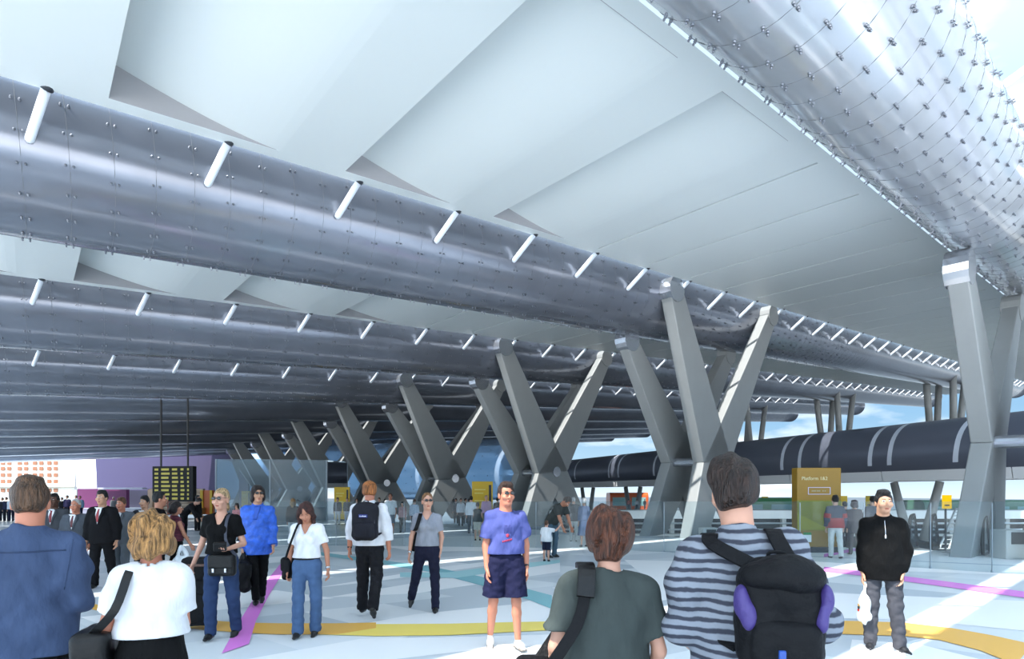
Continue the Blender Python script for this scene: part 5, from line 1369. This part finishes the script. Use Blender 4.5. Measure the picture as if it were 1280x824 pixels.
p = mini(488, 669, 616.5, 4, 'distant man in white short sleeved shirt and grey shorts', (240,240,242), (140,146,160), BR_, sk=SKR, sleeve='short', short=True, lod=1, loose=.02); p.glasses()
mini(503, 666, 627, -10, 'distant woman in pink blouse and grey trousers', (214,168,168), (110,108,104), BK, 'bob', female=True, sleeve='elbow')
mini(518, 665, 624, 170, 'distant figure in pale blue shirt behind the grey top woman', (176,200,226), (70,74,84), BR_)
mini(589, 667, 620, 185, 'dark haired man in white shirt at the yellow sign with dark slot', (236,236,240), (60,64,76), BK)
p = mini(597, 676, 628, 170, 'woman in dark vest and beige shorts seen from behind near the blue T-shirt man', (58,60,58), (214,204,186), BR_, 'short', female=True, sleeve='none', short=True)
mini(608, 663, 619, 20, 'distant figure in pink top left of the head of the blue T-shirt man', (226,170,200), (84,84,84), (210,170,150), 'grey')
mini(622, 660, 622, 160, 'distant figure in black top next to the figure in pink top', (34,34,38), (60,60,64), BK)
for i, (px, c, l) in enumerate(((570,(52,54,72),'leftmost'),(576,(204,210,220),'second'),(582,(70,52,54),'third'),(587,(64,66,74),'rightmost'))):
    mini(px, 655+(i % 2)*3, 623, 30*i-20, 'tiny waiting figure beyond the hall edge, %s of four in a row' % l, c, (48,48,56), BK, lod=3, group='waiting figures in a row')
p = mini(690, 697, 625, 50, 'man in dark grey shirt and jeans bending down to a small child', (72,76,74), (82,112,132), (90,84,80), 'crop', sk=SKT, lod=1, sleeve='short', lean=38, H=1.78, arms={'R':((.0,-.35,-1),(.1,-.35,-1)),'L':((.1,-.4,-1),(.0,-.35,-1))}, head=(0,22,0), legs={'R':((-.04,.05,-1),(0,.06,-1)),'L':((.04,-.1,-1),(0,.12,-1))})
mini(683, 702, 651, 150, 'small child in white T-shirt and navy shorts reaching up', (236,236,238), (36,42,70), (92,60,40), 'short', lod=1, sleeve='short', short=True, arms={'R':((-.5,-.5,-.1),(-.3,-.5,.6)),'L':((.2,.05,-1),(.1,-.1,-1))})
mini(717, 677, 621, 176, 'elderly white haired man in grey jacket seen from behind', (112,108,112), (206,204,200), GY, 'grey', hem=.14)
mini(730, 684, 622, 200, 'elderly white haired woman in long blue dress', (112,128,168), (112,128,168), (226,226,224), 'bowl', female=True, skirt=.36, hem=.0)
p = mini(1044, 698, 619, 172, 'man in red and grey jacket and white trousers seen from behind', (94,96,112), (236,232,226), BK, lod=1, hem=.06, loose=.03, legs={'R':((-.02,.12,-1),(0,.25,-1),(14,0)),'L':((.0,-.12,-1),(0,0,-1))})
j = [c for c in p.root.children if c.name.startswith('jacket')][0]
M_red = cloth('red_jacket', (214,76,74)); zz = p.J['pel'][2]
f = Field(.03); k = p.k; sq = (V3(0,1,0), .68); f.cone((0,0,zz-.1), (0,0,zz+.17), (.245)*k, .24*k, 0, .0, sq); f.plane((0,0,zz-.085), (0,0,-1)); f.plane((0,0,zz+.17), (0,0,1)); field_obj('red_panel', f, .012, M_red, p.root)
for n in 'RL':
    a, b = p.J['sh'+n], p.J['el'+n]; f = Field(.01); d = unit(b-a); f.cone(a+d*.12, a+d*.24, .104*k, .1*k, 0, 0, None, True); f.plane(a+d*.12, -d); field_obj('red_sleeve_band', f, .012, M_red, p.root)
mini(1056, 685, 627, 176, 'small figure in dark coat left of the hooded figure', (70,62,68), (62,56,62), BK, hem=.2)
mini(1068, 694, 625, 186, 'dark hooded figure walking away beside the red jacket man', (84,76,82), (84,76,82), (74,66,72), 'bob', hem=.25, loose=.03, legs={'R':((-.02,.16,-1),(0,.3,-1),(18,0)),'L':((.0,-.12,-1),(0,0,-1))})
mini(1091, 694, 620, 178, 'man in grey jacket seen from behind beside the black jacket man', (112,112,122), (90,90,98), BK, hem=.1, loose=.025)
for px, fy, tp, c, b_, l, hc in ((3,652,622,(40,42,56),(36,38,50),'tiny dark figure at the far left edge of the crowd',BK),(8,652,621.5,(44,48,84),(36,38,50),'tiny figure in navy jacket in the far left crowd',BK),
        (14,652,621,(206,214,226),(40,42,70),'tiny figure in white shirt and navy trousers in the far left crowd',BK),(21,650,622,(60,58,64),(50,50,56),'tiny grey figure next to the head of the blue shirt man',BR_),
        (77.5,648,622,(36,36,42),(40,40,48),'tiny figure in black between the dark skinned and white haired businessmen',BK),(84,648,619.5,(46,44,88),(40,40,60),'tiny figure in indigo coat behind the white haired businessman',BK),
        (95,648,619.5,(96,110,140),(50,52,70),'tiny figure partly behind the white haired businessman',BR_),(100,649,620,(140,186,226),(46,50,80),'tiny figure in pale blue shirt by the plum wall',BL),(142,647,621,(140,140,144),(120,120,126),'tiny grey figure in front of the plum wall',GY)):
    mini(px, fy, tp, 10, l, c, b_, hc, lod=3, group='far crowd at the left')
for i, (px, c, l) in enumerate(((786,(214,90,80),'leftmost'),(796,(210,206,204),'second from left'),(806,(110,112,120),'third from left'),(816,(196,190,180),'rightmost'))):
    mini(px, 637.5, 624, 20*i, 'tiny figure on the raised platform deck, %s of four' % l, c, (90,90,100), BK, lod=3, group='figures on the platform deck', z=.625)
